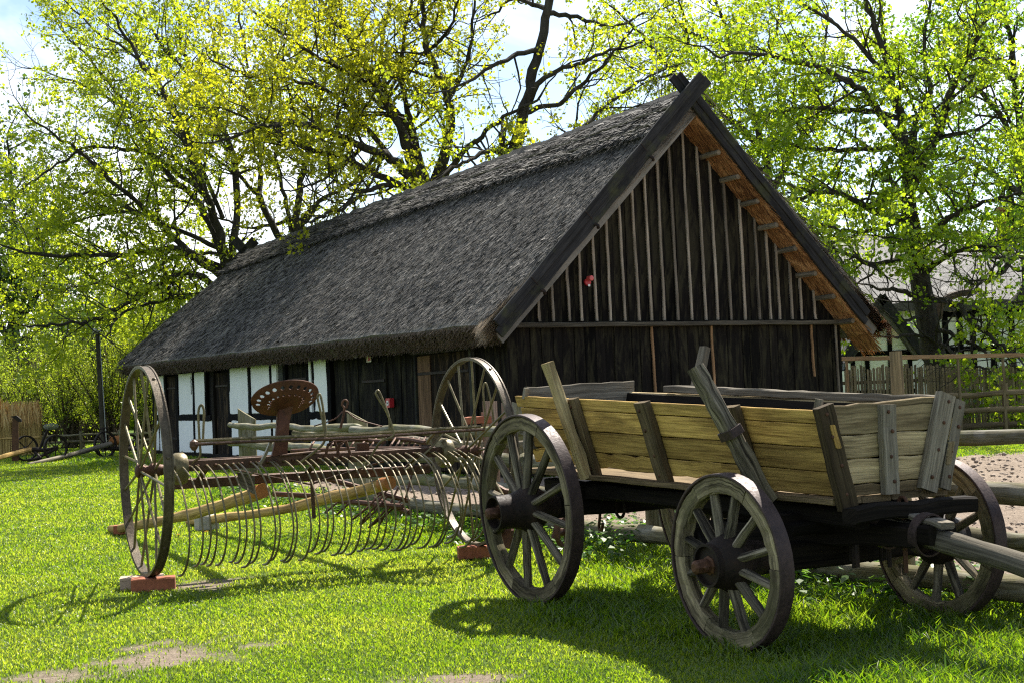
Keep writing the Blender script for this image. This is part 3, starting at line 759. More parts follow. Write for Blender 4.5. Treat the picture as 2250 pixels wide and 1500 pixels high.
mb = MB(); mb.beam(B(SP - .1, -.02, .04), B(BL, -.02, .04), .10, .13, n=20, jit=.008); mb.build('sole_plate', M['darkwood'], barn)
door(366, 392, 2.12, t=-.008); door(475, 508, 2.08, t=-.008); door(634, 680, 2.1, mat='gable', t=-.006)
a, b = sside(468, 860)[0], sside(456, 860)[0]; mb = MB(); mb.board(B(a, .0, ZM1), B(b, .0, ZM1), B(b, .0, ZT), B(a, .0, ZT), BV * .03); mb.build('shutter', M['timber'], barn)
a, b = sside(631, 860)[0], sside(614, 860)[0]; mb = MB(); mb.board(B(a, -.02, ZM1 + .05), B(b, -.02, ZM1 + .05), B(b, -.02, ZT + .02), B(a, -.02, ZT + .02), BV * .03); mb.build('shutter', M['greyshut'], barn)
# back boards behind the openings so that nothing shows through
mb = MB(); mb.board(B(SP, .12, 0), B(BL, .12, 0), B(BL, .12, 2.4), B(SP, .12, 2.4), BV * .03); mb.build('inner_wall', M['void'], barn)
# chain by the second panel
mb = MB(); s = sside(427.5, 850)[0]
for k in range(9): mb.tube([B(s, -.09, 2.05 - k * .05), B(s + .012 * (-1) ** k, -.085, 2.02 - k * .05), B(s, -.09, 2.0 - k * .05)], .010, 5)
mb.build('chain', M['hubiron'], barn)

# fittings fixed to the barn
t, z = sgab(1291, 616, .05); c = B(-.03, t, z)
al = thing('fire_alarm_siren', 'small red fire alarm siren fixed high on the dark boarded gable', 'fire alarm', c)
mb = MB(); mb.lathe(c - Z * .03, -BU, [(.060, 0), (.060, .03), (.05, .04)], 20); mb.build('base', M['red'], al, smooth=True)
mb = MB(); mb.lathe(c + Z * .02, -BU + BV * .10 + Z * .05, [(.045, .04), (.043, .12), (.041, .125), (.020, .130)], 20); mb.build('sounder', M['redlens'], al, smooth=True)
mb = MB(); mb.beam(c - Z * .085 - BU * .055, c - Z * .085 - BU * .062, .04, .035); mb.build('label_plate', M['white'], al)
s, z = sside(865, 884); c = B(s, -.06, z)
cb = thing('fire_call_box', 'small red fire call box with a white square on the dark boarded wall', 'call box', c)
mb = MB(); mb.beam(c - BV * .06, c + BV * .03, .17, .17, up=Z, ch=.05); mb.build('box', M['red'], cb)
mb = MB(); mb.beam(c - BV * .061, c - BV * .066, .085, .085, up=Z, ch=.02); pl = mb.build('label_plate', M['white'], cb)
mb = MB(); mb.lathe(c - BV * .066, -BV, [(.018, 0), (.018, .004)], 14); mb.build('button', M['black'], pl)
s, z = sside(816, 777); c = B(s, -.05, z)
sg = thing('fire_sign', 'small upright red and white fire sign under the thatch eave', 'sign', c)
mb = MB(); mb.beam(c, c - BV * .008, .21, .30, up=Z, ch=.02); mb.build('frame', M['white'], sg)
mb = MB(); mb.beam(c - BV * .008, c - BV * .012, .17, .26, up=Z, ch=.01); rp = mb.build('face', M['red'], sg)
mb = MB(); q = c - BV * .0125
mb.beam(q + BU * .045 + Z * .085, q + BU * .045 + Z * .085 - BV * .002, .03, .045); mb.beam(q + BU * .045 - Z * .04, q + BU * .045 - Z * .04 - BV * .002, .045, .15)
for k in range(4): mb.beam(q - BU * .04 + Z * (.06 - k * .04), q - BU * .04 + Z * (.06 - k * .04) - BV * .002, .045, .022)
mb.build('symbols', M['white'], rp)
p0 = B(SN + 1.0, TR, ridge_z(0) + .12)
mb = MB(); mb.tube([p0, p0 + Z * .5 + V(-.02, 0, 0), p0 + Z * 1.15 + V(-.05, 0, 0)], [.012, .010, .006], 6)
tag(mb.build('lightning_rod', M['wire'], base=p0), 'thin pale lightning rod standing on the ridge beside the crossed boards', 'lightning rod')
# ------------------------------------------------------------------ hay rake
RL = V(-2.67, 9.83, 0); RR = V(-.35, 11.02, 0)
RE = nrm(RR - RL); RF = V(-RE[1], RE[0], 0)             # along the axle; forward (away from the camera)
RWID = float(np.linalg.norm(RR - RL)); ZAX = .85
def K(e, b, z): return RL + RE * e - RF * b + Z * z      # e along the axle, b backwards (towards the camera), z up
rake = thing('hay_rake', 'rusty two wheeled horse drawn hay rake with curved tines and holed iron seat', 'hay rake', (RL + RR) / 2)
def rake_wheel(e, lean):
    ax = nrm(RE + Z * lean); c = K(e, 0, ZAX)
    mb = MB(); mb.ring(c, ax, .732, .749, .062, 64); mb.ring(c - ax * .029, ax, .742, .755, .010, 64); mb.ring(c + ax * .029, ax, .742, .755, .010, 64)
    wl = mb.build('wheel', M['rakewheel'], rake, smooth=True)
    mb = MB(); q = nrm(np.cross(ax, RF))
    for k in range(7):
        a = 2 * pi * k / 7 + .3; d = RF * cos(a) + q * sin(a); mb.lathe(c + d * .748, d, [(.014, 0), (.012, .008), (.006, .011)], 8)
    mb.build('bolt', M['rakewheel'], wl)
    sg = 1 if e < 1 else -1
    mb = MB(); mb.lathe(c - ax * .09 * sg, ax * sg, [(.02, .02), (.034, .025), (.048, .035), (.048, .075), (.036, .09), (.034, .12), (.052, .135), (.052, .18), (.04, .20), (.03, .26)], 20)
    mb.build('hub', M['rust'], wl, smooth=True)
    mb = MB(); mb.lathe(c + ax * sg * .19, ax * sg, [(.06, 0), (.105, .01), (.115, .03), (.115, .085), (.10, .105), (.04, .11)], 24); mb.build('ratchet_drum', M['tine'], wl, smooth=True)
    for k in range(18):
        a = 2 * pi * k / 18 + .12 * sg; d = RF * cos(a) + q * sin(a); h = c + ax * sg * (-.035 if k % 2 else .065)
        mb = MB(); mb.tube([h + d * .04, c + d * .40 + ax * sg * (-.018 if k % 2 else .032), c + d * .735], .0095, 7); mb.build('spoke', M['tine'], wl, smooth=True)
rake_wheel(0, 0.0); rake_wheel(RWID, 0.0)
mb = MB(); mb.tube([K(.05, 0, ZAX), K(RWID - .05, 0, ZAX)], .022, 8); mb.build('axle', M['rakeiron'], rake, smooth=True)
mb = MB()                                                # angle iron beam the tines hang from
mb.beam(K(.24, .02, .90), K(RWID - .2, .02, .895), .065, .012, n=6, jit=.001); mb.beam(K(.24, .052, .865), K(RWID - .2, .052, .86), .010, .075, n=6, jit=.001)
mb.beam(K(.22, -.10, .90), K(RWID - .2, -.10, .895), .04, .02, n=6, jit=.001)
mb.build('tine_beam', M['rakeiron'], rake)
mb = MB(); mb.beam(K(.25, -.32, .72), K(RWID - .25, -.32, .715), .06, .075, n=6, jit=.002); mb.build('front_beam', M['rakeiron'], rake)
for e in (.45, RWID * .5, RWID - .45):
    mb = MB(); mb.beam(K(e, .02, .86), K(e + .02, -.34, .74), .05, .012); mb.build('frame_bracket', M['rakeiron'], rake)
# clearing rods above the beam
for b, z in ((.20, 1.045), (.265, 1.022)):
    mb = MB(); mb.tube([K(e, b, z + .006 * sin(e * 3)) for e in np.linspace(.30, RWID - .02, 8)], .0135, 6); mb.build('lift_rod', M['tine' if b < .25 else 'rakeiron'], rake, smooth=True)
mb = MB(); mb.lathe(K(.30, .235, 1.03), -Z, [(.01, -.03), (.03, -.015), (.032, .02), (.015, .045), (.004, .05)], 12); mb.build('rod_end', M['rakeiron'], rake)
prof = [(-.03, .875), (.03, .868), (.12, .862), (.22, .838), (.34, .795), (.45, .715), (.54, .61), (.60, .49), (.605, .39), (.56, .30), (.48, .22), (.38, .172), (.28, .158)]
ntine = 36
for i in range(ntine):
    e = .17 + (RWID - .33) * i / (ntine - 1) + random.gauss(0, .014)
    sc = 1 + random.gauss(0, .02); dz = random.gauss(0, .012); ex = random.gauss(0, .012)
    if i in (0,): dz += .06
    pts = smoothline([K(e + ex * k / 12, b * sc, .87 + (z - .87) * (sc + dz * .6)) for k, (b, z) in enumerate(prof)], 2)
    mb = MB(); mb.tube(pts, [.0068] * (len(pts) - 6) + [.0082, .0085, .0088, .009, .0092, .007], 6); mb.build('tine', M['tine'], rake, smooth=True)
for i in range(ntine):
    mb = MB(); mb.lathe(K(.17 + (RWID - .33) * i / (ntine - 1), .06, .865), -RF, [(.012, 0), (.012, .018), (.005, .024)], 6); mb.build('tine_bolt', M['rust'], rake)
# curved lever arms and wire hand loops
def rod(name, pix, rad=.010, mat='tine', k=5, n=7):
    mb = MB(); mb.tube(smoothline([at(*p) for p in pix], k), rad, n); return mb.build(name, M[mat], rake, smooth=True)
def strap(name, pix, w, mat='tine'):
    P = smoothline([at(*p) for p in pix], 5); mb = MB(); rings = []
    for i, p in enumerate(P):
        d = nrm(P[min(i + 1, len(P) - 1)] - P[max(i - 1, 0)]); q = nrm(np.cross(d, RE)); h = RE * .011; ww = q * w / 2
        rings.append([p - h - ww, p + h - ww, p + h + ww, p - h + ww])
    mb.sweep(rings); return mb.build(name, M[mat], rake)
strap('lift_arm', [(598, 962, 10.15), (585, 993, 10.1), (567, 1025, 10.05), (548, 1043, 10.0)], .05)
strap('lift_arm', [(990, 938, 10.9), (972, 955, 10.85), (945, 985, 10.75), (915, 1012, 10.65), (893, 1030, 10.6)], .05)
rod('lift_arm', [(992, 940, 10.9), (965, 943, 10.95), (948, 958, 11.0), (938, 972, 11.05)], .012)
rod('hand_loop', [(402, 1042, 9.95), (425, 1014, 9.93), (440, 1000, 9.9), (438, 960, 9.9), (436, 905, 9.9), (442, 889, 9.9), (448, 902, 9.9), (447, 940, 9.9), (446, 968, 9.9)], .009)
rod('hand_loop', [(655, 1018, 10.2), (690, 992, 10.2), (713, 968, 10.2), (710, 930, 10.2), (700, 885, 10.2), (698, 869, 10.2), (703, 866, 10.2), (708, 885, 10.2), (713, 920, 10.2), (716, 948, 10.2)], .009)
rod('hand_loop', [(798, 1030, 10.45), (822, 990, 10.45), (838, 968, 10.4), (862, 958, 10.4), (864, 945, 10.4), (850, 905, 10.4), (830, 872, 10.4), (826, 862, 10.4), (832, 858, 10.4), (842, 880, 10.4), (854, 912, 10.4), (856, 942, 10.4)], .009)
rod('hand_loop', [(1052, 980, 11.0), (1066, 930, 11.0), (1062, 865, 11.0), (1063, 845, 11.0), (1068, 842, 11.0), (1074, 860, 11.0), (1082, 900, 11.0), (1086, 935, 11.0)], .009)
# seat on its plate spring
pl = [at(*p) for p in ((598, 1001, 10.2), (607, 955, 10.22), (610, 908, 10.25), (616, 892, 10.3), (644, 892, 10.3), (637, 925, 10.3), (631, 1002, 10.28))]
mb = MB(); mb.prism(pl, RF * .03); mb.build('seat_post', M['seatrust'], rake)
mb = MB(); mb.beam(K(.98, .03, .905), K(1.30, .03, .92), .10, .014); mb.build('seat_bracket', M['rakeiron'], rake)
def make_seat(c, ex, ey, ez, hw):
    """pressed iron pan seat with punched holes: ex across, ey towards the raised rim, ez up"""
    out2 = []
    for k in range(64):
        a = 2 * pi * k / 64; x = cos(a); y = sin(a)
        out2.append((hw * x * (1 - .10 * (y < 0) * abs(y)), hw * .80 * y * (1 - .12 * (y < 0) * (1 - abs(x)) * 1.6)))
    holes = []
    for k in range(13):
        a = radians(-12 + 204 * k / 12); holes.append((.80 * cos(a), .80 * sin(a), .062))
    for k in range(11):
        a = radians(-5 + 190 * k / 10); holes.append((.52 * cos(a), .52 * sin(a), .038))
    for k in range(5):
        for sg_ in (-1, 1): holes.append((sg_ * .46, -.34 + .13 * k, .030))
    pts = [Vector(p) for p in out2]; edges = [(i, (i + 1) % 64) for i in range(64)]
    hc = []
    for hx, hy, hr in holes:
        b = len(pts); hc.append((hx * hw, hy * hw * .8, hr * hw))
        for k in range(10): a = 2 * pi * k / 10; pts.append(Vector((hx * hw + hr * hw * cos(a), hy * hw * .8 + hr * hw * .9 * sin(a))))
        edges += [(b + k, b + (k + 1) % 10) for k in range(10)]
    gq = np.linspace(-.95, .95, 19)
    for a in gq:
        for b in gq:
            if a * a + b * b < .86 and all((a * hw - h[0]) ** 2 + (b * hw * .8 - h[1]) ** 2 > (h[2] * 1.35) ** 2 for h in hc): pts.append(Vector((a * hw, b * hw * .8)))
    vs_, _, fs_, _, _, _ = delaunay_2d_cdt(pts, edges, [], 1, 1e-6)
    F = []
    for f in fs_:
        cx = sum(vs_[i][0] for i in f) / 3; cy = sum(vs_[i][1] for i in f) / 3
        if all((cx - h[0]) ** 2 + ((cy - h[1]) / .9) ** 2 > (h[2] * .97) ** 2 for h in hc): F.append(list(f))
    def lift(x, y):
        u = x / hw; v = y / (hw * .8); q = u * u + v * v
        return hw * (.34 * max(q - .25, 0) * (.55 + .45 * v) + .05 * u * u - .10 * (abs(u) < 0))
    P = [c + ex * p[0] + ey * p[1] + ez * lift(p[0], p[1]) for p in vs_]; th = ez * -.006
    n = len(P); mb = MB(); faces = F + [[i + n for i in reversed(f)] for f in F]
    cnt = {}
    for f in F:
        for a, b in zip(f, f[1:] + f[:1]): cnt[(a, b)] = 1
    for (a, b) in cnt:
        if (b, a) not in cnt: faces.append([b, a, a + n, b + n])
    mb._add(P + [p + th for p in P], faces, [[(0, 0)] * len(f) for f in faces])
    return mb
sc_ = at(629, 884, 10.25); back = -RF
ex = nrm(RE + Z * .02); tl = radians(33); ey = nrm(back * cos(tl) + Z * sin(tl)); ez = nrm(np.cross(ex, ey)); ez = ez if ez[2] > 0 else -ez
seat = make_seat(sc_, ex, ey, ez, .262).build('seat', M['seatrust'], rake, smooth=True)
# forked catch levers on the beam
for px in (735, 760):
    mb = MB(); mb.tube([at(px - 20, 1003, 10.35), at(px - 14, 975, 10.35), at(px, 968, 10.35), at(px + 10, 998, 10.35)], .012, 6); mb.build('catch_lever', M['rust'], rake)
mb = MB(); mb.beam(K(1.62, -.02, .93), K(1.72, -.02, .93), .05, .07); mb.tube([K(1.45, -.02, .99), K(1.72, -.02, .99)], .014, 6); mb.build('catch_bracket', M['rust'], rake)
mb = MB(); mb.beam(at(685, 1050, 10.7), at(690, 1138, 10.7), .03, .012, up=RF); mb.build('foot_rod', M['rakeiron'], rake)
# tensioning rods under the beam
mb = MB(); mb.tube([K(.5, -.1, .86), K(1.3, -.2, .66), K(2.1, -.1, .86)], .008, 6); mb.build('truss_rod', M['rakeiron'], rake)
mb = MB(); mb.board(at(520, 1035, 10.3), at(560, 1045, 10.3), at(560, 1085, 10.3), at(530, 1070, 10.3), RF * .01); mb.build('guard_plate', M['greywood'], rake)
# peeled shafts reaching forward to the ground
def shaft(p0, p1, r0, r1):
    a, b = at(*p0), at(*p1); n = 14; P = []
    for i in range(n + 1): P.append(a + (b - a) * i / n + V(random.gauss(0, .006), 0, random.gauss(0, .006) - .05 * sin(pi * i / n)))
    mb = MB(); mb.tube(P, [r0 + (r1 - r0) * i / n + random.gauss(0, .0025) for i in range(n + 1)], 12, .05); s_ = mb.build('shaft', M['peeled'], rake, smooth=True)
    d = nrm(b - a); mb = MB(); mb.tube([a - d * .012, a + d * .14], r0 + .004, 12, .02); mb.build('painted_end', M['orange'], s_, smooth=True)
shaft((575, 1078, 10.45), (245, 1160, 14.6), .052, .042); shaft((856, 1060, 10.75), (414, 1144, 15.0), .050, .042)

def brick(c, ang, l, w_, h, mat, label, tilt=0.0, hollow=False):
    a = V(cos(ang), sin(ang), tilt); mb = MB(); sd = nrm(np.cross(Z, a)); c = np.asarray(c, float)
    if not hollow: mb.beam(c - a * l / 2 + Z * h / 2, c + a * l / 2 + Z * h / 2, w_, h, n=5, jit=.003, ch=.07)
    else:
        q = c + Z * h / 2
        for o_, ww, hh in ((Z * (h / 2 - .009), w_, .018), (-Z * (h / 2 - .009), w_, .018)): mb.beam(q - a * l / 2 + o_, q + a * l / 2 + o_, ww, hh, n=3, jit=.001)
        for k in (-1, 0, 1): mb.beam(q - a * l / 2 + sd * k * (w_ / 2 - .01), q + a * l / 2 + sd * k * (w_ / 2 - .01), .018, h - .037, n=3, jit=.001)
    return tag(mb.build('brick', M[mat], base=c), label, 'brick')
brick(K(.01, .13, 0), radians(12), .30, .14, .10, 'brick', 'red brick in front of the pale hollow brick under the left rake wheel')
brick(K(-.03, -.06, .0), radians(14), .30, .16, .095, 'palebrick', 'pale hollow brick under the left rake wheel behind the red brick', hollow=True)
brick(K(RWID - .04, .05, 0), radians(8), .27, .13, .10, 'brick', 'red brick under the right rake wheel beside the tine tips')
q = gnd(268, 1172); brick(q, radians(10), .16, .12, .09, 'brick', 'small red brick under the far tip of the left peeled shaft')
q = gnd(455, 1163); brick(q, radians(30), .22, .16, .16, 'stone', 'pale block under the far tip of the right peeled shaft')

# ------------------------------------------------------------------ rusty implements between the rake and the fence
ted = thing('rusty_tedder', 'rusty tine harrow with short slanting teeth leaning along the log fence behind the rake', 'harrow', at(760, 1100, 13.9))
def tub(o, name, pts, r, mat='rust', n=7, k=0):
    mb = MB(); P = [at(*p) for p in pts]; mb.tube(smoothline(P, k) if k else P, r, n); return mb.build(name, M[mat], o)
tub(ted, 'frame_bar', [(668, 965, 14.6), (745, 962, 14.3), (845, 970, 13.9)], .024)
tub(ted, 'frame_bar', [(855, 962, 14.2), (905, 966, 13.9), (935, 972, 13.7)], .026)
tub(ted, 'frame_bar', [(640, 990, 14.0), (800, 985, 13.6), (930, 985, 13.3)], .022)
for x in list(range(688, 850, 22)) + list(range(862, 935, 13)):
    tub(ted, 'tooth', [(x + 8, 960, 14.1), (x - 2, 975, 13.9), (x - 16, 1000, 13.8)], .011)
tub(ted, 'lever', [(748, 940, 13.9), (755, 912, 13.9), (757, 895, 13.9)], .014)
tub(ted, 'lever_loop', [(757, 895, 13.9), (752, 888, 13.9), (754, 880, 13.9), (760, 878, 13.9), (764, 884, 13.9), (761, 896, 13.9)], .012, k=4)
tub(ted, 'wire', [(690, 935, 13.8), (735, 920, 13.8), (757, 902, 13.9), (785, 920, 13.9), (840, 936, 13.9)], .007, k=4)
cul = thing('rusty_cultivator', 'low rusty cultivator with crossed dark tines standing in the grass behind the rake', 'cultivator', at(880, 1150, 12.7))
for p0, p1 in (((730, 1098, 13.0), (885, 1112, 12.3)), ((825, 1095, 12.9), (900, 1125, 12.2)), ((600, 1084, 13.2), (760, 1092, 13.1)), ((680, 1040, 12.9), (900, 1100, 12.8))): tub(cul, 'frame_bar', [p0, p1], .026)
for x0, y0, x1, y1 in ((850, 1090, 795, 1150), (868, 1092, 810, 1158), (880, 1100, 818, 1152), (858, 1065, 790, 1150), (875, 1070, 832, 1155), (835, 1085, 775, 1140), (905, 1040, 880, 1130), (790, 1075, 740, 1130), (760, 1080, 715, 1125)):
    tub(cul, 'tine', [(x0, y0, 12.5), ((x0 + x1) / 2, (y0 + y1) / 2 + 4, 12.4), (x1, y1, 12.5)], .010, 'rust')
# plough with a red-brown mouldboard
plo = thing('rusty_plough', 'old plough with a red brown mouldboard and small wheel behind the wagon rear wheel', 'plough', gnd(1110, 1205))
P = [at(*p) for p in ((1060, 1108, 10.9), (1092, 1100, 10.8), (1112, 1120, 10.7), (1124, 1165, 10.6), (1118, 1205, 10.6), (1088, 1195, 10.7), (1062, 1170, 10.8))]
mb = MB(); mb.prism(P, V(.02, .03, 0)); mb.build('mouldboard', M['seatrust'], plo)
tub(plo, 'beam', [(1075, 1060, 11.0), (1110, 1080, 10.9), (1180, 1090, 10.9), (1260, 1120, 10.9)], .03)
c = at(1242, 1168, 10.6)
mb = MB(); mb.ring(c, nrm(V(.75, -.55, 0)), .095, .125, .035, 28); mb.lathe(c, nrm(V(.75, -.55, 0)), [(.03, -.04), (.03, .04)], 12)
for k in range(4):
    a = k * pi / 2; e2 = nrm(np.cross(V(.75, -.55, 0), Z)); mb.tube([c, c + (e2 * cos(a) + Z * sin(a)) * .10], .012, 5)
mb.build('wheel', M['rust'], plo)
tub(plo, 'handle', [(1085, 1110, 11.0), (1066, 1020, 11.6), (1062, 985, 11.8)], .018)
tub(plo, 'coulter', [(1226, 1112, 10.9), (1222, 1150, 10.8), (1214, 1185, 10.7)], .014)
# ------------------------------------------------------------------ farm wagon
def W(a, b, z): return WO + WF * a + WS * b + Z * z
wag = thing('farm_wagon', 'old wooden farm wagon with a plank box and four spoked iron tyred wheels', 'wagon', W(-1, 0, 0))
def zf(a): return .742 - .020 * (a - .4)
def ztop(a): return 1.165 - .0405 * (a - .4)
BB, BT = .315, .445
def sidept(a, f, side): return W(a, side * (BB + (BT - BB) * f), zf(a) + (ztop(a) - zf(a)) * f)
AR, AF = -2.56, .40
for side in (1, -1):
    for i, (f0, f1) in enumerate(((0, .285), (.285, .565), (.565, .84), (.84, 1.0))):
        mb = MB(); a1 = AF + (.04 if i < 3 else .0) + random.uniform(-.02, .02); a0 = AR + (.0 if i < 3 else -.03)
        o_ = .004 * (i == 3)
        g0 = .006 if i else .001
        if i == 0 and side > 0:      # the lowest near board is rotted away along its foot, the sunlit floor shows through
            mb.board(sidept(a0, .085, side), sidept(-.50, .072, side), sidept(-.50, f1 - .004, side), sidept(a0, f1 - .004, side), WS * -side * .032, n=30, jit=.005); a0 = -.50
        mb.board(sidept(a0, f0 + g0, side), sidept(a1, f0 + g0, side), sidept(a1, f1 - .004, side), sidept(a0, f1 - .004, side), WS * -side * .032, n=24, jit=.0009)
        mb.build('side_plank', M['wagon'] if side > 0 else M['wagonend'], wag)
for side in (1, -1):  # added dark backing, keeps sunlight from showing through the side plank seams
    mb = MB(); o2 = WS * -side * .035; mb.board(sidept(AR + .03, .11, side) + o2, sidept(AF - .04, .11, side) + o2, sidept(AF - .04, .97, side) + o2, sidept(AR + .03, .97, side) + o2, WS * -side * .012, n=10); mb.build('seam_light_block', M['darkwood'], wag)
mb = MB(); o2 = WF * -.035; mb.board(W(AF, .27, zf(AF) + .02) + o2, W(AF, -.27, zf(AF) + .02) + o2, W(AF, -.39, ztop(AF) - .01) + o2, W(AF, .39, ztop(AF) - .01) + o2, WF * -.012, n=6); mb.build('seam_light_block', M['darkwood'], wag)  # same added backing behind the front planks, keeps their seams dark
def cleat(a, side, w_, th=.045, mat='cleat', f0=-.06, f1=1.0):
    mb = MB(); p0 = sidept(a, f0, side) + WS * side * (th / 2 + .004); p1 = sidept(a - .02, f1, side) + WS * side * (th / 2 + .004)
    mb.beam(p0, p1, w_, th, up=WS * side, n=8, jit=.0015, ch=.1); cl2 = mb.build('cleat', M[mat], wag)
    for f in (.12, .36, .66, .9):
        mb = MB(); c_ = p0 + (p1 - p0) * f + WF * random.uniform(-.02, .02) + WS * side * th * .5; mb.lathe(c_, WS * side, [(.011, -.004), (.010, .004), (.004, .007)], 8); mb.build('bolt', M['rust'], cl2)
for a in (-1.80, -1.03, -.22): cleat(a, 1, .115); cleat(a, -1, .11)
# front board
for i, (f0, f1) in enumerate(((0, .13), (.13, .42), (.42, .70), (.70, 1.03))):
    hb = lambda f: BB + (BT - BB) * f - .02
    zz = lambda f: zf(AF) + (ztop(AF) - zf(AF)) * f
    mb = MB(); mb.board(W(AF, hb(f0), zz(f0 + .009)), W(AF, -hb(f0), zz(f0 + .009)), W(AF, -hb(f1), zz(f1 - .003) + (.035 if i == 3 else 0)), W(AF, hb(f1), zz(f1 - .003)), WF * -.032, n=10, jit=.003)
    mb.build('front_plank', M['wagonend'] if i else M['cleat'], wag)
def fcleat(bt, bb, w_, top=1.0, bot=0.0, mat='greywood', th=.045):
    mb = MB(); z0 = zf(AF) + bot; z1 = ztop(AF) + top; mb.beam(W(AF + th / 2 + .002, bb, z0), W(AF + th / 2 + .002, bt, z1), w_, th, up=WF, n=8, jit=.0015, ch=.10); cl2 = mb.build('cleat', M[mat], wag)
    for f in (.14, .42, .70, .92):
        mb = MB(); c_ = W(AF + th + .003, bb + (bt - bb) * f + random.uniform(-.012, .012), z0 + (z1 - z0) * f); mb.lathe(c_, WF, [(.010, -.004), (.009, .004), (.004, .006)], 8); mb.build('bolt', M['rust'], cl2)
fcleat(.435, .31, .105, .02, -.05, 'cleat'); fcleat(.03, .035, .09, .012, .0); fcleat(-.37, -.21, .105, .05, .0); fcleat(-.455, -.32, .07, .015, -.0)
# tailboard
mb = MB(); mb.board(W(AR + .02, .43, ztop(AR) - .36), W(AR + .02, -.43, ztop(AR) - .36), W(AR + .02, -.46, ztop(AR) + .075), W(AR + .02, .40, ztop(AR) + .055), WF * .035, n=10, jit=.004); mb.build('tailboard', M['greywood'], wag)
mb = MB(); mb.beam(W(AR + .5, -BT + .04, ztop(-2) + .03), W(AF - .05, -BT + .01, ztop(.4) + .015), .045, .045, n=20, jit=.0035); mb.build('top_rail', M['greywood'], wag)
for a, b in ((AR + .08, .43), (AF - .06, .40)):
    mb = MB(); mb.tube([W(a, b, ztop(a) - .02), W(a + .01, b - .01, ztop(a) + .05)], .022, 7); mb.build('peg', M['greywood'], wag)
# floor
for k in range(4):
    b0 = -.385 + .1925 * k
    mb = MB(); mb.board(W(AR - .06, b0 + .003, zf(AR) - .034), W(AF + .0, b0 + .003, zf(AF) - .034), W(AF + .0, b0 + .190, zf(AF) - .034), W(AR - .06, b0 + .190, zf(AR) - .034), Z * .032, n=14, jit=.006)
    mb.build('floor_plank', M['cleat'], wag)
mb = MB(); mb.beam(W(AF + .09, .36, zf(AF) - .075), W(AF + .09, -.44, zf(AF) - .075), .10, .075, n=6, jit=.005); mb.build('footboard', M['darkwood'], wag)
for b in (-.25, .25):
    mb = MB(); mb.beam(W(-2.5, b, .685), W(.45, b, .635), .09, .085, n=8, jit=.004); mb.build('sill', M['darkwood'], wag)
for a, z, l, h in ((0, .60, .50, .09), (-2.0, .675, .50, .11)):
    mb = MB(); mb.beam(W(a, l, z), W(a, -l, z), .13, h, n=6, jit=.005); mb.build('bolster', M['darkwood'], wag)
mb = MB(); mb.beam(W(.10, .42, .575), W(.12, -.56, .575), .13, .06, n=6, jit=.006, ch=.2); mb.build('bolster', M['darkwood'], wag)
for a, z in ((0, .43), (-2.0, .58)):
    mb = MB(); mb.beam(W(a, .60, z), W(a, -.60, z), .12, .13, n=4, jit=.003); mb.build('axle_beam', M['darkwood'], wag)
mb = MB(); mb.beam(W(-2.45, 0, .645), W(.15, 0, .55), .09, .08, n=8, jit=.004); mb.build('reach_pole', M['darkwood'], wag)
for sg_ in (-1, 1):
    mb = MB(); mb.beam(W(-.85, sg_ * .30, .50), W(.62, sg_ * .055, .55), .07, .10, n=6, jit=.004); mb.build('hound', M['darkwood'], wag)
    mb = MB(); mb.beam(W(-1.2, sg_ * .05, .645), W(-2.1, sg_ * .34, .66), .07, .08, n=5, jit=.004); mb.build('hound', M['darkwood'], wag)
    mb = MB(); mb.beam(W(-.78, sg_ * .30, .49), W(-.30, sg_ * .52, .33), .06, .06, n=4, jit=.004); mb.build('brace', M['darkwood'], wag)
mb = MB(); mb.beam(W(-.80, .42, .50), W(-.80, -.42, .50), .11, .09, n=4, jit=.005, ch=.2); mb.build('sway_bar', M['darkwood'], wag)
for k in range(6):
    mb = MB(); mb.tube([W(.12 + .1 * (k % 3), -.18 + .07 * k, .50), W(.12 + .1 * (k % 3), -.18 + .07 * k, .37 + .02 * (k % 2))], .012, 6); mb.build('bolt', M['hubiron'], wag)
# stakes
def stake(p0, p1, w_, th, mat, mid=None):
    mb = MB(); P = [p0] + ([mid] if mid is not None else []) + [p1]; P = smoothline(P, 5); n = len(P); rings = []
    for i, p in enumerate(P):
        d = nrm(P[min(i + 1, n - 1)] - P[max(i - 1, 0)]); q = nrm(np.cross(d, WS)); o = nrm(np.cross(d, q)); j = lambda: random.gauss(0, .0035)
        w2 = w_ * (1 - .12 * i / n) / 2; t2 = th / 2
        rings.append([p + q * (x + j()) + o * (y + j()) for x, y in ((-w2, -t2 * .7), (-w2 * .7, -t2), (w2 * .7, -t2), (w2, -t2 * .7), (w2, t2 * .7), (w2 * .7, t2), (-w2 * .7, t2), (-w2, t2 * .7))])
    mb.sweep(rings); return mb.build('stake', M[mat], wag)
def onW(px, py, b): return onp(px, py, WO + WS * b, WS)
stake(onW(1288, 1050, .40), onW(1203, 796, .60), .072, .06, 'stakewood')
s2 = stake(onW(1688, 1100, .42), onW(1527, 806, .74), .085, .075, 'spoke', onW(1603, 945, .62))
mb = MB(); p = onW(1606, 950, .62); q = nrm(onW(1527, 806, .74) - onW(1688, 1100, .42)); mb.beam(p - q * .022, p + q * .022, .105, .095, up=WS, ch=.1); mb.build('iron_band', M['iron'], s2)
mb = MB(); mb.beam(onW(1614, 960, .60), onW(1632, 1045, .47), .02, .012, up=WS); mb.build('iron_strap', M['rust'], s2)
stake(W(-2.0, -.40, .66), W(-2.0, -.70, 1.56), .075, .055, 'greywood')
stake(W(0, -.40, .62), W(-.02, -.66, 1.16), .075, .055, 'darkwood')
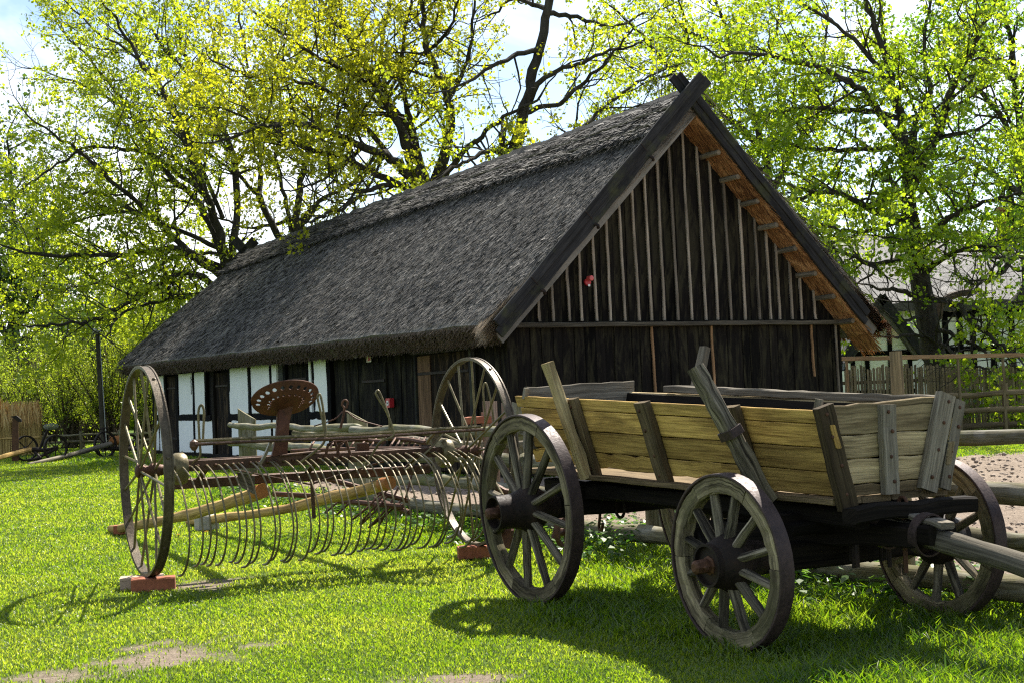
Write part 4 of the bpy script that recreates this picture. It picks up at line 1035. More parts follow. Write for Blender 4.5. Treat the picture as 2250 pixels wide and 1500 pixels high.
# hanging ring and hook
c = onW(1362, 1112, .1)
mb = MB(); n = 22; mb.tube([c + (WF * cos(2 * pi * k / n) * .055 + Z * sin(2 * pi * k / n) * .068) for k in range(n + 1)], .010, 7); mb.build('iron_ring', M['hubiron'], wag)
mb = MB(); mb.tube(smoothline([onW(1278, 1100, 0), onW(1302, 1108, 0), onW(1317, 1114, 0), onW(1318, 1135, 0), onW(1316, 1158, 0), onW(1322, 1162, 0), onW(1325, 1148, 0)], 4), .011, 6); mb.build('iron_hook', M['rust'], wag)
# drawbar with its straps and splints
P = [W(.10, 0, .585), W(.5, 0, .56), W(.68, .0, .535), W(1.0, -.02, .485), W(1.6, -.03, .38), W(2.2, -.04, .27)]
mb = MB(); P = smoothline(P, 5); mb.tube(P, [.056 - .006 * i / len(P) + random.gauss(0, .0015) for i in range(len(P))], 12, .03); db = mb.build('drawbar', M['felloe2'], wag, smooth=True)
for sg_ in (-1, 1):
    mb = MB(); mb.beam(W(.05, sg_ * .062, .595), W(.72, sg_ * .066, .555), .05, .09, n=6, jit=.004, ch=.25); mb.build('splint', M['darkwood'], db)
mb = MB(); mb.beam(W(.30, -.01, .66), W(.76, .0, .605), .09, .03, n=6, jit=.004, ch=.25); mb.build('splint', M['greywood'], db)
for a in (.36, .62):
    mb = MB(); c = W(a, 0, .575 - .06 * (a - .3)); mb.ring(c, nrm(WF - Z * .1), .095, .104, .05, 28); mb.build('iron_strap', M['iron'], db, smooth=True)
mb = MB(); c = W(.47, .0, .70); mb.tube([c + (WF * cos(2 * pi * k / 16) + Z * sin(2 * pi * k / 16)) * .026 for k in range(17)], .009, 6); mb.tube([c - Z * .03, c - Z * .34], .012, 6); mb.build('draw_pin', M['rust'], db)
# wheels
def wagon_wheel(a, side, rad, nsp, rot):
    c = W(a, side * .70, rad); ax = nrm(WS * side + Z * -.035)
    mb = MB(); ft = .085; fw = .07
    nf = 6
    for k in range(nf): mb.ring(c, ax, rad - .012 - ft, rad - .012, fw, 12, .0022, a0=rot + 2 * pi * k / nf + .004, a1=rot + 2 * pi * (k + 1) / nf - .004, ch=.008)
    wl = mb.build('wheel', M['felloe'], wag)
    mb = MB(); mb.ring(c + ax * .002, ax, rad - .0125, rad + .002, fw + .014, 72, ch=.003); mb.build('tyre', M['iron'], wl, smooth=True)
    k_ = rad / .58
    mb = MB(); mb.lathe(c, ax, [(.07, -.19), (.085, -.185), (.10, -.10), (.135, -.05), (.142, .0), (.140, .03), (.122, .06), (.112, .10), (.100, .19 if rad > .5 else .12), (.06, .195 if rad > .5 else .125)], 24); mb.build('hub', M['hubiron'], wl, smooth=True)
    h1 = .18 if rad > .5 else .10
    mb = MB(); mb.ring(c + ax * (h1 + .02), ax, .094, .106, .10 if rad > .5 else .05, 28); mb.build('hub_band', M['hubiron'], wl, smooth=True)
    mb = MB(); mb.lathe(c + ax * h1, ax, [(.05, -.02), (.048, .03), (.036, .035), (.034, .11), (.02, .12)], 8); mb.tube([c + ax * (h1 + .08) - WF * .06, c + ax * (h1 + .08) + WF * .06], .010, 6); mb.build('axle_end', M['rust'], wl)
    e = nrm(np.cross(ax, Z)); q = np.cross(ax, e)
    for k in range(nsp):
        an = rot + .26 + 2 * pi * k / nsp; d = e * cos(an) + q * sin(an); mb = MB(); P = []
        for i in range(7):
            f = i / 6; P.append(c + d * (.09 + (rad - .10 - .085) * f) + ax * (.0 + .02 * (1 - f)) + e * random.gauss(0, .001))
        t_ = np.cross(ax, d); rings = []
        for i, p in enumerate(P):
            wa = (.030 - .004 * i / 6) * (1.0 + .08 * random.random()); wb = .023 - .003 * i / 6
            rings.append([p + ax * wa * cos(2 * pi * j / 10) * (1 + random.gauss(0, .03)) + t_ * wb * sin(2 * pi * j / 10) for j in range(10)])
        mb.sweep(rings); mb.build('spoke', M['spoke'], wl, smooth=True)
for a, side, rad, rot in ((-2.0, 1, .585, .1), (0, 1, .435, .0), (0, -1, .435, .33), (-2.0, -1, .585, .2)): wagon_wheel(a, side, rad, 12, rot)
# ------------------------------------------------------------------ log fence
def FP(l, o, z): return FA + FD * l + FN * o + Z * z
def fl(px, py=950):
    q = onp(px, py, FA, FN); return float((q - FA) @ FD)
fence = thing('log_fence', 'weathered mossy log rail fence running behind the rake and the wagon', 'fence', FP(8, 0, 0))
def logr(l0, l1, z0, z1, r, mat='rail', off=-.02):
    n = max(4, int((l1 - l0) / .35)); mb = MB(); ph = random.random() * 6
    P = [FP(l0 + (l1 - l0) * i / n, off + random.gauss(0, .010), z0 + (z1 - z0) * i / n + .018 * sin(ph + i * .7) + random.gauss(0, .006)) for i in range(n + 1)]
    mb.tube(P, [r * (1 + .10 * sin(ph * 2 + i) + random.gauss(0, .05)) for i in range(n + 1)], 12, .045); return mb.build('rail', M[mat], fence, smooth=True)
L0 = fl(508)
lj = [L0, fl(800), fl(1160), fl(1760), 22.0]
for z, r, jit in ((.95, .045, .03), (.665, .062, .03), (.40, .060, .03), (.13, .070, .02)):
    zz = z
    for i in range(4):
        if z < .2 and i == 0: continue
        if .3 < z < .5 and i == 0: continue
        e0 = lj[i] - random.uniform(.05, .2) * (i > 0); z1 = z + random.gauss(0, jit * .4)
        logr(e0, lj[i + 1] + random.uniform(.05, .2), zz, z1, r * random.uniform(.92, 1.1) * (1.0, 1.0, .95, .9)[i], off=-.02 - .10 * (i % 2)); zz = z1
logr(fl(630), fl(830), .86, .84, .042, off=.12); logr(fl(860), fl(1150), .80, .80, .045, 'greywood', off=.12); logr(fl(700), fl(1000), .60, .62, .05, 'greywood', off=.2)
def fpost(px, w_, top, cut=.10, o=.16, mat='rail', lean=0.0, round_=False):
    q = onp(px, 950, FA + FN * o, FN); l = float((q - FA) @ FD); mb = MB()
    if round_:
        mb.tube([FP(l, o, -.05), FP(l + lean * .5, o, top * .5), FP(l + lean, o, top)], [w_ / 2, w_ / 2 * .97, w_ / 2 * .93], 10, .05)
    else:
        n = 10; rings = []
        prof_ = [(cos(pi * k / n) * w_ / 2, -sin(pi * k / n) * w_ * .42) for k in range(n + 1)][::-1]
        for f in (0, .25, .5, .75, 1):
            rings.append([FP(l + lean * f, o, -.05 + (top + .05 - cut * (x / w_ + .5) * (f == 1)) * f) + V(x, yy + .1 + random.gauss(0, .003), 0) for x, yy in prof_])
        mb.sweep(rings)
    return mb.build('post', M[mat], fence)
fpost(541, .30, 1.24, .20); fpost(784, .27, 1.17, .16); fpost(1139, .10, 1.22, .03); fpost(1128, .10, .85, .02, mat='seat_dark' if 'seat_dark' in M else 'darkwood', o=-.2)
fpost(1440, .2, 1.1); fpost(1983, .082, 1.47, .02, o=.12, mat='picket', lean=-.03, round_=True)
mb = MB(); q = FP(fl(516), .3, 0); mb.tube([q - Z * .05, q + Z * .6 + FD * .03, q + Z * 1.02 - FD * .05], .022, 7); mb.build('post', M['greywood'], fence)
q = FP(fl(1050), -.0, 1.012); brick(q, .4, .26, .12, .07, 'brick', 'thin red brick lying on the top fence rail behind the right rake wheel')
# pale boards leaning behind the fence
for px, top, wd_, lb in ((1076, 880, 32, 'pale pinkish board standing behind the fence, tallest of the three near the right rake wheel'), (1064, 905, 14, 'narrow low board left of the tall pale board behind the fence'), (1108, 884, 16, 'grey board right of the tall pale board behind the fence')):
    l = fl(px); D = (FP(l, .6, 0))[1]; a = at(px - wd_ / 2, top, D); b = at(px + wd_ / 2, top, D)
    mb = MB(); mb.board(V(a[0], a[1], .0), a, b, V(b[0], b[1], .0), V(0, .03, 0), n=4, jit=.004)
    tag(mb.build('board', wood('pinkish_board', (.34, .25, .20), (.18, .12, .09), 20), base=V(a[0], a[1], 0)), lb, 'board', 'boards standing behind the fence')

# ------------------------------------------------------------------ right background: fences and thatched houses
pf = thing('picket_fence', 'grey wooden picket fence with rounded pickets in front of the thatched house', 'fence', at(2040, 940, 33))
A_ = at(1838, 950, 32.0); B_ = at(2290, 945, 33.5); A_[2] = B_[2] = 0; dP = nrm(B_ - A_); LP = np.linalg.norm(B_ - A_)
npk = 66
for i in range(npk):
    c = A_ + dP * (LP * (i + .5) / npk + random.gauss(0, .006)); top = 1.60 + random.gauss(0, .03) - .10 * (i > 40); w_ = .062 if i < 34 else .074
    prof_ = [c - dP * w_ / 2, c + dP * w_ / 2, c + dP * w_ / 2 + Z * (top - .03), c + dP * w_ * .28 + Z * top, c - dP * w_ * .28 + Z * top, c - dP * w_ / 2 + Z * (top - .03)]
    prof_ = [p + dP * random.gauss(0, .012) * (p[2] > .5) for p in prof_]
    mb = MB(); mb.prism(prof_, V(0, .02, 0)); mb.uv = [[(b, a) for a, b in u] for u in mb.uv]; mb.build('picket', M['picket'], pf)
for z in (.45, 1.25):
    mb = MB(); mb.beam(A_ + V(0, .05, z), B_ + V(0, .05, z), .05, .08, n=10, jit=.005); mb.build('cross_rail', M['picket'], pf)
for k in (.1, .35, .62, .88):
    mb = MB(); c = A_ + dP * LP * k + V(0, .1, 0); mb.beam(c - Z * .05, c + Z * 1.65, .10, .10, up=V(0, 1, 0)); mb.build('post', M['picket'], pf)
po = thing('pole_fence', 'dark fence of three horizontal round poles in front of the pickets', 'fence', at(2100, 940, 30))
A_ = at(1842, 950, 30.2); B_ = at(2300, 950, 29.4); A_[2] = B_[2] = 0
for z0, z1 in ((.83, .92), (.50, .56), (.20, .24)):
    mb = MB(); mb.tube([A_ + (B_ - A_) * k / 9 + Z * (z0 + (z1 - z0) * k / 9 + random.gauss(0, .012)) for k in range(10)], .062, 9, .05); mb.build('rail', M['picket'], po, smooth=True)
for k in (.02, .30, .55, .82, .97):
    mb = MB(); c = A_ + (B_ - A_) * k + V(0, .09, 0); mb.tube([c - Z * .05, c + Z * 1.12], .075, 8, .04); mb.build('post', M['picket'], po)
fr = thing('lath_frame', 'new pale sawn board rail on thin laths above the picket fence', 'fence', at(2050, 940, 28.5))
A_ = at(1843, 788, 28.2); B_ = at(2290, 778, 28.8)
mb = MB(); mb.beam(A_, B_, .03, .085, n=10, jit=.003); mb.build('rail', M['fresh'], fr)
for px in (1861, 2104, 2203):
    k = (px - 1843) / 447; c = A_ + (B_ - A_) * k + V(0, .03, 0); mb = MB(); mb.beam(V(c[0], c[1], -.05), c + V(-.01, 0, -.02), .055, .035, up=V(0, 1, 0), n=4, jit=.004); mb.build('lath', M['fresh'] if px < 1900 else M['picket'], fr)
# small wall lantern on the left picket post
c = at(1851, 803, 31.6)
la_ = thing('lantern', 'small dark hanging lantern at the left end of the picket fence', 'lantern', c)
mb = MB(); mb.lathe(c, Z, [(.02, .14), (.10, .06), (.09, .05), (.02, .05)], 6); mb.lathe(c, Z, [(.045, -.12), (.06, -.11), (.06, -.10)], 6)
for k in range(6): a = k * pi / 3; mb.tube([c + V(cos(a) * .08, sin(a) * .08, .05), c + V(cos(a) * .055, sin(a) * .055, -.11)], .008, 4)
mb.build('frame', M['black'], la_)
mb = MB(); mb.lathe(c, Z, [(.045, -.10), (.065, .05)], 6); mb.build('glass', M['lampgrey'], la_)

def slope_roof(name, parent, e0, e1, r0, r1, th, mat='farthatch', nx_=26, ny_=10, amp=.05, strawn=0):
    """thatched slope from the eave line e0-e1 up to the ridge line r0-r1"""
    n_ = nrm(np.cross(e1 - e0, r0 - e0)); n_ = n_ if n_[2] > 0 else -n_
    vs_ = []; fs_ = []
    for j in range(ny_ + 1):
        for i in range(nx_ + 1):
            p = (e0 + (e1 - e0) * i / nx_) * (1 - j / ny_) + (r0 + (r1 - r0) * i / nx_) * j / ny_
            vs_.append(p + n_ * (random.gauss(0, amp * .5)))
    base = len(vs_)
    for j in range(ny_ + 1):
        for i in range(nx_ + 1): vs_.append(vs_[j * (nx_ + 1) + i] - n_ * th)
    w_ = nx_ + 1
    for j in range(ny_):
        for i in range(nx_): k = j * w_ + i; fs_ += [[k, k + 1, k + 1 + w_, k + w_], [base + k, base + k + w_, base + k + 1 + w_, base + k + 1]]
    for i in range(nx_): fs_ += [[i, base + i, base + i + 1, i + 1], [ny_ * w_ + i, ny_ * w_ + i + 1, base + ny_ * w_ + i + 1, base + ny_ * w_ + i]]
    for j in range(ny_): fs_ += [[j * w_, j * w_ + w_, base + j * w_ + w_, base + j * w_], [j * w_ + nx_, base + j * w_ + nx_, base + j * w_ + w_ + nx_, j * w_ + w_ + nx_]]
    mb = MB(); us = [[(vs_[i][0] * .0 + (i // w_) * .5, (i % w_) * .3) for i in f] for f in fs_]; mb._add(vs_, fs_, us)
    return mb.build(name, M[mat], parent, smooth=False)
hs = thing('thatched_house', 'whitewashed timber framed house with a big thatched roof behind the right oak', 'house', at(2100, 900, 50))
a, b = at(1900, 655, 50), at(2460, 640, 50); a[2] = b[2] = 4.15
ra_, rb_ = a + V(0, 5.4, 3.0), b + V(0, 5.4, 3.0)
mr = slope_roof('roof', hs, a + V(0, -.7, -.15), b + V(0, -.7, -.15), ra_, rb_, .35)
slope_roof('roof', hs, b + V(0, 11.6, -.15), a + V(0, 11.6, -.15), rb_, ra_, .35)
mb = MB(); mb.board(V(a[0] + .3, a[1], 0), V(b[0], b[1], 0), V(b[0], b[1], 4.3), V(a[0] + .3, a[1], 4.3), V(0, .2, 0)); mb.build('wall', M['cream'], hs)
mb = MB(); mb.board(V(a[0] + .3, a[1] + .2, 0), V(a[0] + .3, a[1] + 10.8, 0), V(a[0] + .3, a[1] + 10.8, 4.3), V(a[0] + .3, a[1] + .2, 4.3), V(.2, 0, 0)); mb.build('wall', M['cream'], hs)
for px in (2076, 2108, 2136, 2180, 2222, 2270):
    c = at(px, 700, 49.96); mb = MB(); mb.beam(V(c[0], c[1], 0), V(c[0], c[1], 4.2), .20, .08, up=V(0, 1, 0)); mb.build('timber', M['timber'], hs)
for z, p0 in ((3.55, 2076), (2.3, 2076), (1.1, 2076)):
    c = at(p0, 700, 49.92); mb = MB(); mb.beam(V(c[0], c[1], z), V(b[0], c[1], z), .06, .18); mb.build('timber', M['timber'], hs)
for px in (2158, 2201):
    c = at(px, 670, 49.93); mb = MB(); mb.beam(V(c[0] - .24, c[1], 3.9), V(c[0] + .24, c[1], 3.9), .05, .55); mb.build('window', M['void'], hs)
c = at(2215, 520, 55.2); mb = MB(); mb.beam(V(c[0], c[1], 6.4), V(c[0], c[1], 7.9), .7, .6, up=V(0, 1, 0)); mb.beam(V(c[0], c[1], 7.9), V(c[0], c[1], 8.05), .82, .72, up=V(0, 1, 0)); mb.build('chimney', M['brick'], mr)
# reed trimmed arch over the yard side
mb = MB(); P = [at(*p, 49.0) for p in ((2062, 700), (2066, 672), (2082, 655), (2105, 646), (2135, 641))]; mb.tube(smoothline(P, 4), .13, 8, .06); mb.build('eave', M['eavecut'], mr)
# porch wing with its own steep gable
wg = thing('thatched_wing', 'low whitewashed gable wing with dark timbers and a steep thatched roof beside the barn', 'house', at(1960, 900, 44))
ap = at(1938, 652, 44); rb0 = at(2034, 778, 44); lb0 = V(2 * ap[0] - rb0[0], 44, rb0[2]); dep = V(.4, 6.2, 0)
slope_roof('roof', wg, rb0, rb0 + dep, ap, ap + dep, .30, 'thatch', 14, 8); slope_roof('roof', wg, lb0 + dep, lb0, ap + dep, ap, .30, 'thatch', 14, 8)
mb = MB(); y0_ = 44.35
mb.prism([V(lb0[0] + .3, y0_, 0), V(rb0[0] - .35, y0_, 0), V(rb0[0] - .35, y0_, rb0[2]), V(ap[0], y0_, ap[2] - .35), V(lb0[0] + .3, y0_, lb0[2])], V(0, .2, 0)); mb.build('wall', M['cream'], wg)
mb = MB(); d = nrm(rb0 - ap); mb.beam(ap - d * .1 + V(0, -.05, -.08), rb0 + d * .05 + V(0, -.05, -.08), .08, .32, up=Z); mb.build('bargeboard', M['verge'], wg)
mb = MB(); d = nrm(lb0 - ap); mb.beam(ap - d * .1 + V(0, -.05, -.08), lb0 + V(0, -.05, -.08), .08, .32, up=Z); mb.build('bargeboard', M['verge'], wg)
for px, zt_ in ((1872, 2.1), (1904, 3.0), (1955, 3.2), (1998, 2.4)):
    c = at(px, 760, y0_ - .03); mb = MB(); mb.beam(V(c[0], c[1], 0), V(c[0], c[1], zt_), .14, .06, up=V(0, 1, 0)); mb.build('timber', M['timber'], wg)
for z in (2.15, 3.0, .9):
    mb = MB(); hw_ = (rb0[0] - ap[0] - .3) * min(1, (ap[2] - z) / (ap[2] - rb0[2])); mb.beam(V(ap[0] - hw_, y0_ - .035, z), V(ap[0] + hw_, y0_ - .035, z), .05, .15); mb.build('timber', M['timber'], wg)
c = at(1889, 742, y0_ - .05); mb = MB(); mb.beam(c - V(.15, 0, 0), c + V(.12, 0, 0), .04, .22); mb.build('red_panel', M['brick'], wg)

# ------------------------------------------------------------------ left background
p0 = gnd(229, 992); D0 = p0[1]
lp = thing('lamp_post', 'tall thin dark wooden lamp post in front of the shrubs at the left', 'lamp post', p0)
tp = at(214, 733, D0); mb = MB(); mb.tube([p0 - Z * .1, p0 * .5 + tp * .5, tp], [.085, .078, .065], 10, .03); mb.build('post', M['beamwood'], lp)
mb = MB(); mb.tube([p0 + V(.09, -.03, 0), tp + V(.075, -.03, -.1)], .014, 5); mb.build('cable', M['lampgrey'], lp)
c = at(211, 727, D0); mb = MB(); mb.lathe(c, Z, [(.03, .10), (.10, .06), (.14, .0), (.15, -.05), (.12, -.10), (.05, -.11)], 16); mb.build('lamp_head', M['white'], lp, smooth=True)
# dry reed screen
rs = thing('reed_screen', 'golden dry reed screen with feathery tops at the far left', 'screen', at(40, 1000, 41))
A_ = gnd(-40, 1001); B_ = gnd(91, 1000); L_ = np.linalg.norm(B_ - A_); n = 2600
k = rng.random(n); hgt = .98 + .08 * rng.random(n)
def strips(n, k, z0, z1, w_, sx):
    p = A_ + (B_ - A_) * k[:, None] + V(0, 1, 0) * rng.normal(0, .05, n)[:, None]
    wv = V(1, 0, 0) * (w_ * (.6 + .8 * rng.random(n)))[:, None] + V(0, 1, 0) * rng.normal(0, w_, n)[:, None]; dx = V(1, 0, 0) * rng.normal(0, sx, n)[:, None]
    a_ = p + Z * z0[:, None]; b_ = p + Z * z1[:, None] + dx
    return np.stack([a_ - wv, a_ + wv, b_ + wv * .5, b_ - wv * .5], 1).reshape(-1, 3), np.arange(n)[:, None] * 4 + np.arange(4)[None], rng.random(n)
v, f, r = strips(n, k, np.zeros(n), hgt, .008, .02); o = raw_mesh('reed_stalks', v, f, M['reedscreen'], rs, rnd=r); o['kind'] = 'stuff'
n = 900; k = rng.random(n); v, f, r = strips(n, k, .80 + .2 * rng.random(n), 1.25 + .42 * rng.random(n) + .16 * (k < .35), .012, .07); o = raw_mesh('reed_plumes', v, f, M['reedtop'], rs, rnd=r); o['kind'] = 'stuff'
mb = MB(); mb.tube([A_ + V(0, -.12, .52), B_ + V(0, -.12, .56)], .028, 7); mb.build('band', M['peeled'], rs)

def bgwheel(par, px, py, D, rad, ax, nsp, w_=.07, mat='hubiron'):
    c = at(px, py, D); ax = nrm(ax); mb = MB(); mb.ring(c, ax, rad - .04, rad, w_, 36); wl = mb.build('wheel', M[mat], par)
    e = nrm(np.cross(ax, Z)); q = np.cross(ax, e)
    for k in range(nsp):
        a = 2 * pi * k / nsp; mb = MB(); mb.tube([c, c + (e * cos(a) + q * sin(a)) * (rad - .02)], .014, 5); mb.build('spoke', M[mat], wl)
    mb = MB(); mb.lathe(c, ax, [(.05, -.08), (.06, 0), (.05, .08)], 12); mb.build('hub', M[mat], wl)
D = 35.5
mo = thing('horse_mower', 'dark old horse drawn mower with upright toothed cutter bar by the reed screen', 'mower', at(70, 1013, D))
bgwheel(mo, 57, 984, D + .5, .34, V(.75, -.65, 0), 8); bgwheel(mo, 122, 983, D, .34, V(.75, -.65, 0), 8)
P = [at(*p) for p in ((26, 1012, D - .5), (41, 1012, D - .5), (40, 918, D - .5), (27, 918, D - .5))]
mb = MB(); mb.prism(P, V(0, .02, 0)); cbr = mb.build('cutter_bar', M['rust'], mo)
for i in range(16):
    y_ = 926 + i * 5.2; mb = MB(); mb.prism([at(27, y_, D - .5), at(22.5, y_ + 1.2, D - .5), at(27, y_ + 2.6, D - .5)], V(0, .02, 0)); mb.build('tooth', M['rust'], cbr)
mb = MB(); mb.prism([at(*p, D - .55) for p in ((22, 914), (36, 912), (46, 920), (47, 926), (40, 926), (32, 919))], V(0, .05, 0)); mb.build('shoe_plate', M['hubiron'], cbr)
mb = MB(); mb.tube([at(68, 986, D), at(0, 1004, D - 1.2), at(-60, 1020, D - 2.2)], .065, 9, .04); mb.build('pole', M['peeled'], mo, smooth=True)
mb = MB(); mb.tube([at(64, 986, D), at(100, 988, D), at(125, 984, D)], .06, 7); mb.tube([at(75, 990, D), at(90, 1006, D - .3), at(60, 1010, D - .4)], .04, 6); mb.tube([at(80, 1006, D - .3), at(124, 985, D)], .04, 6); mb.build('frame', M['hubiron'], mo)
mb = MB(); mb.tube([at(88, 985, D), at(97, 960, D), at(105, 943, D)], .035, 6); mb.build('seat_spring', M['hubiron'], mo)
sx = at(112, 939, D); make_seat(sx, V(1, 0, .1), V(0, -.9, .4), V(0, .4, .9), .20).build('seat', M['lampgrey'], mo)
D = 37.5
fm = thing('farm_machine', 'dark old farm machine with a long grey wooden pole by the lamp post', 'farm machine', at(232, 1005, D))
bgwheel(fm, 231, 975, D, .36, V(.8, -.6, 0), 8); bgwheel(fm, 285, 980, D + .8, .34, V(.8, -.6, 0), 8)
mb = MB(); mb.tube([at(62, 1020, D - 3.4), at(150, 1000, D - 1.6), at(243, 974, D)], [.055, .065, .07], 9, .04); mb.build('pole', M['greywood'], fm, smooth=True)
mb = MB(); mb.tube([at(218, 980, D), at(245, 985, D), at(300, 985, D + .8)], .06, 7); mb.tube([at(215, 985, D), at(222, 1003, D - .2), at(240, 1003, D - .2)], .03, 6); mb.tube([at(250, 985, D), at(246, 1002, D), at(300, 1000, D + .8)], .03, 6); mb.build('frame', M['hubiron'], fm)
mb = MB(); mb.tube([at(219, 942, D), at(236, 938, D)], .02, 5); mb.tube([at(226, 941, D), at(232, 975, D)], .025, 6); mb.build('lever', M['hubiron'], fm)
mb = MB(); c = at(258, 966, D + .4); mb.lathe(c, V(1, .2, 0), [(.03, -.22), (.12, -.2), (.13, 0), (.12, .2), (.03, .22)], 14); mb.build('drum', M['orange'], fm, smooth=True)
lf = thing('low_rail_fence', 'low thin two rail fence in front of the shrubs at the far left', 'fence', at(220, 985, 45))
A_ = at(88, 985, 45); B_ = at(352, 990, 44); A_[2] = B_[2] = 0
for z in (.28, .50):
    mb = MB(); mb.tube([A_ + (B_ - A_) * k / 8 + Z * (z + random.gauss(0, .012)) for k in range(9)], .035, 7, .05); mb.build('rail', M['rail'], lf)
for k in (.05, .35, .67, .95):
    mb = MB(); c = A_ + (B_ - A_) * k; mb.tube([c - Z * .05, c + Z * .62], .05, 7, .04); mb.build('post', M['rail'], lf)
# dandelions
for px, py, lb in ((1788, 1283, 'orange yellow dandelion head in the weeds under the wagon'), (390, 1190, 'yellow dandelion in the lawn beside the left rake wheel'), (452, 1183, 'yellow dandelion in the lawn below the peeled shafts')):
    c = gnd(px, py); H_ = .07 if px < 1000 else .16
    dn = thing('dandelion', lb, 'flower', c)
    mb = MB(); mb.tube([c, c + Z * H_ + V(.01, 0, 0)], .003, 5); mb.build('stem', M['weed'], dn)
    mb = MB(); hd = c + Z * H_ + V(.01, 0, 0)
    for k in range(18):
        a = 2 * pi * k / 18; d = V(cos(a), sin(a), .35); e = V(-sin(a), cos(a), 0); rr2 = .022 if k % 2 else .014
        mb._add([hd, hd + d * rr2 + e * .004, hd + d * rr2 - e * .004], [[0, 1, 2]], [[(0, 0), (0, 1), (1, 1)]])
    mb.lathe(hd - Z * .006, Z, [(.002, 0), (.008, .004), (.006, .012), (.001, .015)], 8)
    mb.build('flower_head', plain('dandelion_yellow', (.75, .42, .02), .8), dn)
# ------------------------------------------------------------------ trees
class Tree:
    def __init__(s, seed, back=0.0, rk=1.0):
        s.back = back; s.rk = rk
        s.r = random.Random(seed); s.big = MB(); s.small = MB(); s.tips = []       # tips: points where leaf clusters sit, with weight
    def rv(s, k): return V(s.r.gauss(0, k), s.r.gauss(0, k), s.r.gauss(0, k))
    def limb(s, pts, r0, r1, leafy=.3, child=.42, scale=1.0, n=9, wig=.03, jitter=True):
        P = smoothline(pts, 5); m = len(P); r0 *= s.rk; r1 *= s.rk
        P = [p + s.rv(wig) * (0 < i) for i, p in enumerate(P)]
        rad = [r0 + (r1 - r0) * (i / (m - 1)) ** .8 for i in range(m)]
        s.big.tube(P, rad, n, .06)
        seg = [np.linalg.norm(P[i + 1] - P[i]) for i in range(m - 1)]; L = sum(seg); acc = 0; nxt = L * leafy * s.r.uniform(.8, 1.1)
        for i in range(m - 1):
            while nxt <= acc + seg[i]:
                f = (nxt - acc) / seg[i]; p = P[i] + (P[i + 1] - P[i]) * f; t = nxt / L
                tan = nrm(P[i + 1] - P[i]); side = nrm(np.cross(tan, s.rv(1))); d = nrm(tan * .55 + nrm(side + V(0, s.back, 0)) * .85 + Z * .12)
                s.branch(p, d, s.r.uniform(1.3, 3.0) * (1.15 - .5 * t) * scale, min(rad[i] * .5, .055), scale)
                nxt += child * s.r.uniform(.6, 1.5)
            acc += seg[i]
        s.branch(P[-1], nrm(P[-1] - P[-2]), 1.6 * scale, r1, scale)
    def branch(s, p, d, L, r, scale):
        n = 6; P = [p]; dd = d
        for i in range(n):
            dd = nrm(dd + s.rv(.20) + Z * (.06 - .05 * i / n)); P.append(P[-1] + dd * L / n)
        s.small.tube(P, [max(r * (1 - .8 * i / n), .007) for i in range(n + 1)], 5, .05, caps=False)
        k = max(2, int(L / .36))
        for j in range(k):
            f = (.2 + .8 * (j + s.r.random()) / k) * n; i = min(int(f), n - 1); q = P[i] + (P[i + 1] - P[i]) * (f - i)
            tan = nrm(P[i + 1] - P[i]); e = nrm(tan * .6 + nrm(np.cross(tan, s.rv(1))) * .8 + Z * .05)
            s.twig(q, e, s.r.uniform(.45, 1.1) * scale, max(r * .35, .007))
        s.twig(P[-1], dd, .6 * scale, max(r * .25, .006))
    def twig(s, p, d, L, r):
        P = [p]; n = 3
        for i in range(n): d = nrm(d + s.rv(.25) - Z * .02); P.append(P[-1] + d * L / n)
        s.small.tube(P, [r, r * .8, r * .6, r * .35], 3, 0, caps=False)
        for t in (.45, 1.0):
            f = t * n; i = min(int(f - 1e-6), n - 1); s.tips.append(P[i] + (P[i + 1] - P[i]) * (f - i))
def leaves(tips, per, rad, size, seed, drop=0.0):
    R = np.random.default_rng(seed); T = np.array(tips)
    if drop:
        T = T[vnoise(T[:, 0] + T[:, 1] * .6, T[:, 2], .7, seed) > drop]
    n = len(T) * per; c = np.repeat(T, per, 0) + R.normal(0, rad, (n, 3)) * [1, 1, .8]
    d = R.normal(0, 1, (n, 3)); d[:, 2] -= .25; d /= np.linalg.norm(d, axis=1)[:, None]
    e = np.cross(d, R.normal(0, 1, (n, 3))); e /= np.linalg.norm(e, axis=1)[:, None]
    L = (size * (.42 + 1.0 * R.random(n) ** 1.4))[:, None]; up = np.cross(d, e) * L * .12
    v = np.stack([c, c + d * L * .55 + e * L * .38 + up, c + d * L, c + d * L * .55 - e * L * .38 + up], 1).reshape(-1, 3)
    f = np.arange(n)[:, None] * 4 + np.arange(4)[None]
    g_ = np.repeat(R.random(len(T)), per)
    return v, f, .6 * R.random(n) + .4 * g_
M['leaf_yellow'] = leafmat('young_oak_leaves', (.090, .130, .006), (.175, .220, .010), (.270, .300, .022), .58, 2.6)
M['leaf_gold'] = leafmat('olive_gold_oak_leaves', (.115, .130, .006), (.205, .220, .011), (.290, .300, .024), .58, 2.5)
M['leaf_green'] = leafmat('fresh_green_leaves', (.068, .125, .005), (.145, .210, .010), (.235, .285, .022), .58, 2.55)
M['leaf_deep'] = leafmat('saturated_green_leaves', (.050, .125, .007), (.105, .195, .012), (.180, .255, .025), .55, 2.4)
M['leaf_dark'] = leafmat('dark_green_leaves', (.020, .045, .008), (.045, .085, .013), (.080, .125, .022), .45, 2.0)
M['leaf_shrub'] = leafmat('shrub_leaves', (.085, .130, .010), (.150, .200, .018), (.230, .270, .040), .56, 2.4)
